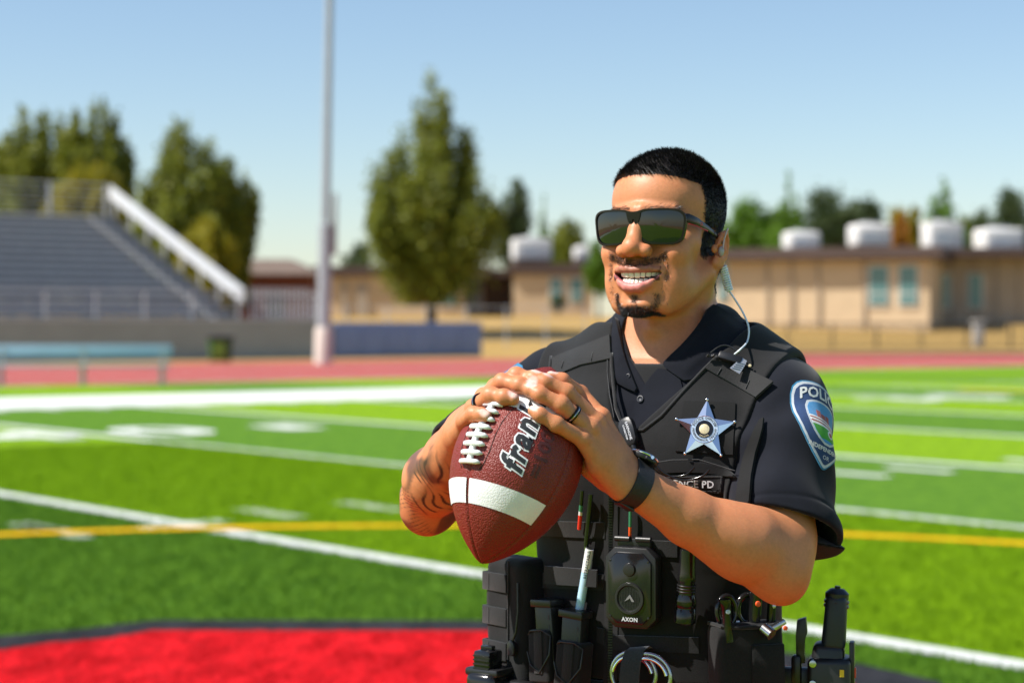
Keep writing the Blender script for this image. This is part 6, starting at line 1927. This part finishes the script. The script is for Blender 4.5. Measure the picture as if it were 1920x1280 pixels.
vpatch('webbing', [(1022, 1060), (1120, 1068), (1119, 1100), (1022, 1094)], 0.0022, M_web, 0.0125, step=9)

# ---- flashlight
P = hits([1290, 1284], [1030, 1168], vf, 0.018); p, q = Vector(P[0]), Vector(P[1])
fl = gear('flashlight', 'black ribbed metal flashlight hanging on the vest beside the body camera', 'flashlight', T3(p) @ (q - p).to_track_quat('Z', 'Y').to_matrix().to_4x4())
ln = (q - p).length
lathe_obj('barrel', [(0, 0), (0.0105, 0.0), (0.0115, ln * 0.3), (0.0125, ln * 0.35), (0.0125, ln * 0.42), (0.0115, ln * 0.44), (0.0125, ln * 0.6)], M_blkg, fl, n=28)
lathe_obj('head', [(0.0125, ln * 0.6), (0.0150, ln * 0.68), (0.0150, ln * 0.76), (0.0142, ln * 0.77), (0.0142, ln * 0.79), (0.0150, ln * 0.80), (0.0150, ln * 0.98), (0.0130, ln), (0, ln)], M_blkg, fl, n=28)
for k in range(3): lathe_obj('grip_ring', [(0.0128, ln * (0.47 + 0.04 * k)), (0.0133, ln * (0.48 + 0.04 * k)), (0.0128, ln * (0.49 + 0.04 * k))], M_blk2, fl, n=28)

# ---- utility pouch on the side of the vest
Mu = mount(1000, 1170, vf, 0.0, nrm=(-0.80, -0.60, 0.0))
up = gear('utility_pouch', 'tall black utility pouch with webbing loops on the side of the vest', 'pouch', Mu)
bm = bmesh.new(); add_box(bm, (0, 0, 0), (0.098, 0.205, 0.062), bevel=0.016, segs=4)
bmesh.ops.subdivide_edges(bm, edges=[e for e in bm.edges if e.calc_length() > 0.03], cuts=9, use_grid_fill=True)
Pv = np.array([tuple(v.co) for v in bm.verts]); wv = wob(Pv.astype(f32), 55, 91, 2)
for v, w in zip(bm.verts, wv): v.co += v.normal * float(w) * 0.0018
bmesh.ops.translate(bm, verts=bm.verts, vec=(0, 0, 0.028)); bmesh.ops.recalc_face_normals(bm, faces=bm.faces)
link('pouch_body', bm_mesh('pouch_body', bm, auto=60), M_pouch, up)
for k, y in enumerate((0.066, 0.016, -0.034, -0.084)):
    bm = bmesh.new(); add_tube(bm, [(0, 0, 0), (0, 0, 0.001)], 0.0001, 3); bm.free()
    bm = bmesh.new()
    for s_, (x0, x1) in enumerate(((-0.049, 0.010),)):
        add_box(bm, ((x0 + x1) / 2, y, 0.0605), (x1 - x0, 0.027, 0.004), bevel=0.0015)
    link('webbing_loop', bm_mesh('webbing_loop', bm, auto=40), M_web, up)
    box_obj('loop_side', (-0.0505, y, 0.030), (0.004, 0.026, 0.056), M_web, up, bevel=0.0012)
    box_obj('bar_tack', (-0.032, y, 0.0630), (0.0012, 0.022, 0.0010), M_seam, up)
tube_obj('seam_piping', [(0.014, 0.100, 0.060), (0.0145, 0.05, 0.0612), (0.014, -0.05, 0.0612), (0.014, -0.1, 0.060)], 0.0014, M_web, up)
tube_obj('zip_cord', [(0.036, 0.07, 0.0600), (0.042, 0.03, 0.064), (0.040, 0.0, 0.066), (0.033, -0.014, 0.067)], 0.0016, M_blk2, up)
prism_obj('zip_pull', smooth_poly([(-0.007, -0.012), (0.007, -0.012), (0.0085, 0.006), (0, 0.013), (-0.0085, 0.006)], 1), 0, 0.006, M_blk2, up, T3((0.031, -0.024, 0.064)), bevel=0.0012)

# ---- magazine pouches and magazines
for (px, py, tl, lab) in ((1040, 1165, -2, 'beside the utility pouch'), (1087, 1186, 2, 'under the marker pen')):
    Mm = mount(px, py, vf, 0.010, spin=R(-tl * 2))
    mg = gear('pistol_magazine', 'black pistol magazine with ridged base plate standing in the pouch ' + lab, 'magazine', Mm)
    box_obj('tube', (0, -0.020, 0.012), (0.034, 0.090, 0.022), M_blk2, mg, bevel=0.003)
    box_obj('base_plate', (-0.001, 0.029, 0.012), (0.041, 0.011, 0.029), M_blk2, mg, bevel=0.002, taper=None)
    for k in range(4): box_obj('witness_hole', (0.012, 0.010 - k * 0.014, 0.0232), (0.0022, 0.007, 0.0008), M_txt if False else M_seam, mg)
    Mp2 = mount(px + 1, py + 62, vf, 0.006, spin=R(-tl * 2))
    mp = gear('magazine_pouch', 'open topped black magazine pouch with elastic cord ' + lab, 'pouch', Mp2)
    bm = bmesh.new(); add_box(bm, (0, 0, 0.017), (0.044, 0.075, 0.034), bevel=0.005, segs=3); link('pouch_body', bm_mesh('pouch_body', bm, auto=50), M_pouch, mp)
    box_obj('front_strap', (0.002, 0.006, 0.0350), (0.017, 0.060, 0.0025), M_web, mp, bevel=0.001)
    tube_obj('elastic_cord', [(-0.023, 0.030, 0.030), (-0.012, 0.036, 0.037), (0.012, 0.038, 0.037), (0.023, 0.030, 0.030), (0.024, 0.004, 0.034), (0.006, -0.022, 0.037), (-0.014, -0.012, 0.036), (-0.023, 0.006, 0.033)], 0.0013, M_blk2, mp)

# ---- handcuffs under a strap
Mh = mount(1205, 1268, vf, 0.014)
hcf = gear('handcuffs', 'pair of steel handcuffs held by a black strap at the bottom of the vest', 'handcuffs', Mh)
for dx, dz, s_ in ((-0.012, 0.004, 1), (0.014, 0.016, -1)):
    tube_obj('cuff', [(dx + 0.033 * math.cos(t), 0.004 + 0.031 * math.sin(t), dz) for t in np.linspace(0, 6.283, 41)[:-1]], 0.0034, M_chromed, hcf, 8, True)
    tube_obj('cuff', [(dx + 0.029 * math.cos(t), 0.002 + 0.027 * math.sin(t), dz + 0.005) for t in np.linspace(0.2, 3.0, 21)], 0.0026, M_chrome, hcf, 8)
    box_obj('lock_housing', (dx, -0.026, dz), (0.024, 0.018, 0.010), M_chromed, hcf, bevel=0.002)
hs = gear('cuff_strap', 'grey black elastic strap folded over the handcuffs', 'strap', Mh)
bm = bmesh.new(); st_ = [(-0.010, -0.045, 0.026), (-0.010, -0.01, 0.029), (-0.008, 0.02, 0.027), (-0.006, 0.036, 0.018), (-0.004, 0.040, 0.002), (-0.004, 0.036, -0.010)]
ra = [bm.verts.new((x - 0.0145, y, z)) for x, y, z in st_]; rb = [bm.verts.new((x + 0.0145, y + 0.004, z)) for x, y, z in st_]
ra2 = [bm.verts.new((x - 0.0145, y - 0.001, z - 0.002)) for x, y, z in st_]; rb2 = [bm.verts.new((x + 0.0145, y + 0.003, z - 0.002)) for x, y, z in st_]
for i in range(len(st_) - 1):
    bm.faces.new((ra[i], rb[i], rb[i + 1], ra[i + 1])); bm.faces.new((ra2[i], ra2[i + 1], rb2[i + 1], rb2[i])); bm.faces.new((ra[i], ra[i + 1], ra2[i + 1], ra2[i])); bm.faces.new((rb[i], rb2[i], rb2[i + 1], rb[i + 1]))
link('band', bm_mesh('band', bm, auto=50), cloth_mat('grey_elastic', (0.030, 0.030, 0.031), weave=400, strength=0.7), hs)

# ---- tool pouch with tools
Mt = mount(1382, 1225, vf, 0.002)
tp = gear('tool_pouch', 'wide black pouch holding small tools below the forearm', 'pouch', Mt)
bm = bmesh.new(); add_box(bm, (0, 0, 0.026), (0.098, 0.095, 0.050), bevel=0.012, segs=4); link('pouch_body', bm_mesh('pouch_body', bm, auto=50), M_pouch, tp)
bm = bmesh.new(); add_box(bm, (0.022, -0.012, 0.052), (0.050, 0.060, 0.006), bevel=0.003); link('front_pocket', bm_mesh('front_pocket', bm, auto=40), M_pouch, tp)
tube_obj('rim_binding', [(-0.046, 0.046, 0.008), (-0.044, 0.044, 0.046), (-0.02, 0.042, 0.053), (0.02, 0.042, 0.053), (0.044, 0.044, 0.046), (0.046, 0.046, 0.008)], 0.0030, M_web, tp)
sc = gear('trauma_shears', 'black handled trauma shears standing in the tool pouch', 'scissors', Mt)
for cx, a in ((-0.030, 0.2), (0.004, -0.25)):
    tube_obj('handle', [(cx + 0.014 * math.cos(t) * (1.0 if cx < 0 else 1.1), 0.064 + 0.020 * math.sin(t), 0.030 + a * 0.01) for t in np.linspace(0, 6.283, 25)[:-1]], 0.0042, M_blkg, sc, 8, True)
box_obj('blade', (-0.012, 0.020, 0.028), (0.012, 0.06, 0.004), M_chromed, sc, bevel=0.001)
for (x, y, z, r_, h_, nm, lab, tip) in ((0.006, 0.060, 0.036, 0.0085, 0.085, 'penlight', 'thick black penlight with an orange button standing in the tool pouch', M_orng), (0.030, 0.058, 0.040, 0.006, 0.070, 'tourniquet_rod', 'thin glossy black rod at the edge of the tool pouch', M_chromed), (-0.034, 0.056, 0.046, 0.007, 0.060, 'marker_light', 'short black marker light at the zipper side of the tool pouch', M_lblue)):
    g_ = gear(nm, lab, 'tool', Mt @ T3((x, y - h_ * 0.55, z)) @ RX(-90) @ RY(6 if x > 0 else -5))
    lathe_obj('barrel', [(0, 0), (r_, 0), (r_, h_ * 0.8), (r_ * 1.12, h_ * 0.82), (r_ * 1.12, h_ * 0.97), (r_ * 0.8, h_), (0, h_)], M_blkg, g_, n=20)
    lathe_obj('button', [(0, 0.0025), (r_ * 0.42, 0.002), (r_ * 0.5, 0)], tip, g_, T3((0, -r_ * 0.95, h_ * 0.70)) @ RX(90), n=14)
wh = gear('whistle', 'small grey metal whistle hanging on the tool pouch', 'whistle', Mt @ T3((0.018, 0.036, 0.060)))
lathe_obj('barrel', [(0, -0.008), (0.0085, -0.008), (0.0085, 0.008), (0, 0.008)], M_chromed, wh, RX(35) @ RY(25), n=22)
box_obj('mouthpiece', (0.016, 0.008, 0), (0.022, 0.008, 0.012), M_chromed, wh, bevel=0.002, rot=Matrix.Rotation(0.5, 3, 'Z'))
lathe_obj('bead', [(0, 0.003), (0.003, 0.002), (0.0032, 0)], M_orng, wh, T3((0.024, 0.004, 0.006)), n=12)

# ---- stun gun in its holster on the left hip
Pz = TO.w((0.225, -0.035, 0.945))
tgun = gear('stun_gun', 'black stun gun with a blue black grip standing in the hip holster', 'stun gun', T3(at(1556, 1190, 2.80)) @ RZ(-12) @ RY(4))
bm = bmesh.new(); add_box(bm, (0.006, 0, 0.020), (0.034, 0.040, 0.080), bevel=0.010, segs=4, taper=(0.86, 0.86)); link('grip', bm_mesh('grip', bm, auto=50), mat('blue_black_rubber', (0.012, 0.018, 0.030), 0.45, bump=0.3, bscale=400), tgun)
lathe_obj('grip_cap', [(0.0165, 0.052), (0.0165, 0.060), (0.010, 0.066), (0.004, 0.067), (0.004, 0.070), (0, 0.070)], M_blk2, tgun, T3((0.006, 0, 0)), 24)
for z in (0.040, 0.046): lathe_obj('grip_ring', [(0.0172, z), (0.0180, z + 0.002), (0.0172, z + 0.004)], M_blk2, tgun, T3((0.006, 0, 0)), 24)
bm = bmesh.new(); add_box(bm, (0.0, 0, -0.040), (0.052, 0.050, 0.060), bevel=0.009, segs=3, taper=(0.82, 0.8)); link('frame', bm_mesh('frame', bm, auto=50), M_blk2, tgun)
hol = gear('hip_holster', 'black moulded hip holster with red and yellow marks below the stun gun', 'holster', T3(at(1556, 1262, 2.80)) @ RZ(-12))
bm = bmesh.new(); add_box(bm, (0.0, 0, -0.045), (0.060, 0.058, 0.140), bevel=0.008, segs=3); link('shell', bm_mesh('shell', bm, auto=50), M_blk2, hol)
prism_obj('release_lever', [(-0.006, -0.030), (0.006, -0.030), (0.004, 0.0), (0.009, 0.012), (0.007, 0.034), (-0.005, 0.030), (-0.007, 0.008)], -0.008, 0.008, M_blk2, hol, T3((-0.040, -0.004, 0.045)) @ RX(90), bevel=0.001)
box_obj('side_rail', (0.031, -0.004, 0.014), (0.007, 0.024, 0.066), M_blk2, hol, bevel=0.002)
box_obj('red_mark', (0.0355, -0.006, 0.004), (0.002, 0.010, 0.014), M_redg, hol)
box_obj('yellow_mark', (0.018, -0.0298, 0.006), (0.006, 0.002, 0.010), M_yel, hol)
for z in (-0.01, 0.018): 
    lathe_obj('bolt', [(0, 0.004), (0.005, 0.003), (0.006, 0)], M_chromed, hol, T3((-0.022, -0.029, z)) @ RX(90), 14)
bm = bmesh.new(); add_box(bm, (-0.055, 0.004, -0.018), (0.060, 0.020, 0.050), bevel=0.006); link('belt_mount', bm_mesh('belt_mount', bm, auto=40), M_blk2, hol)
box_obj('mount_disc', (-0.046, -0.008, 0.004), (0.014, 0.02, 0.045), M_blk2, hol, bevel=0.005)

# ---- pistol in the right hip holster
pg = gear('holstered_pistol', 'black pistol in a hip holster beside the utility pouch', 'pistol', T3(at(915, 1252, 2.90)) @ RZ(-35))
box_obj('slide', (0, 0, 0.012), (0.030, 0.034, 0.030), M_blkg, pg, bevel=0.004)
for k in range(4): box_obj('serration', (0, -0.0175, 0.002 + k * 0.006), (0.028, 0.002, 0.002), M_blk2, pg)
box_obj('rear_sight', (0, 0, 0.030), (0.020, 0.010, 0.007), M_blkg, pg, bevel=0.001)
bm = bmesh.new(); add_box(bm, (0, 0.004, -0.045), (0.052, 0.058, 0.084), bevel=0.012, segs=3); link('holster_shell', bm_mesh('holster_shell', bm, auto=50), M_blkg, pg)
box_obj('hood', (0.0, 0.004, -0.004), (0.058, 0.046, 0.012), M_blk2, pg, bevel=0.004)
box_obj('belt_mount', (0.045, 0.012, -0.045), (0.05, 0.02, 0.06), M_blk2, pg, bevel=0.004)
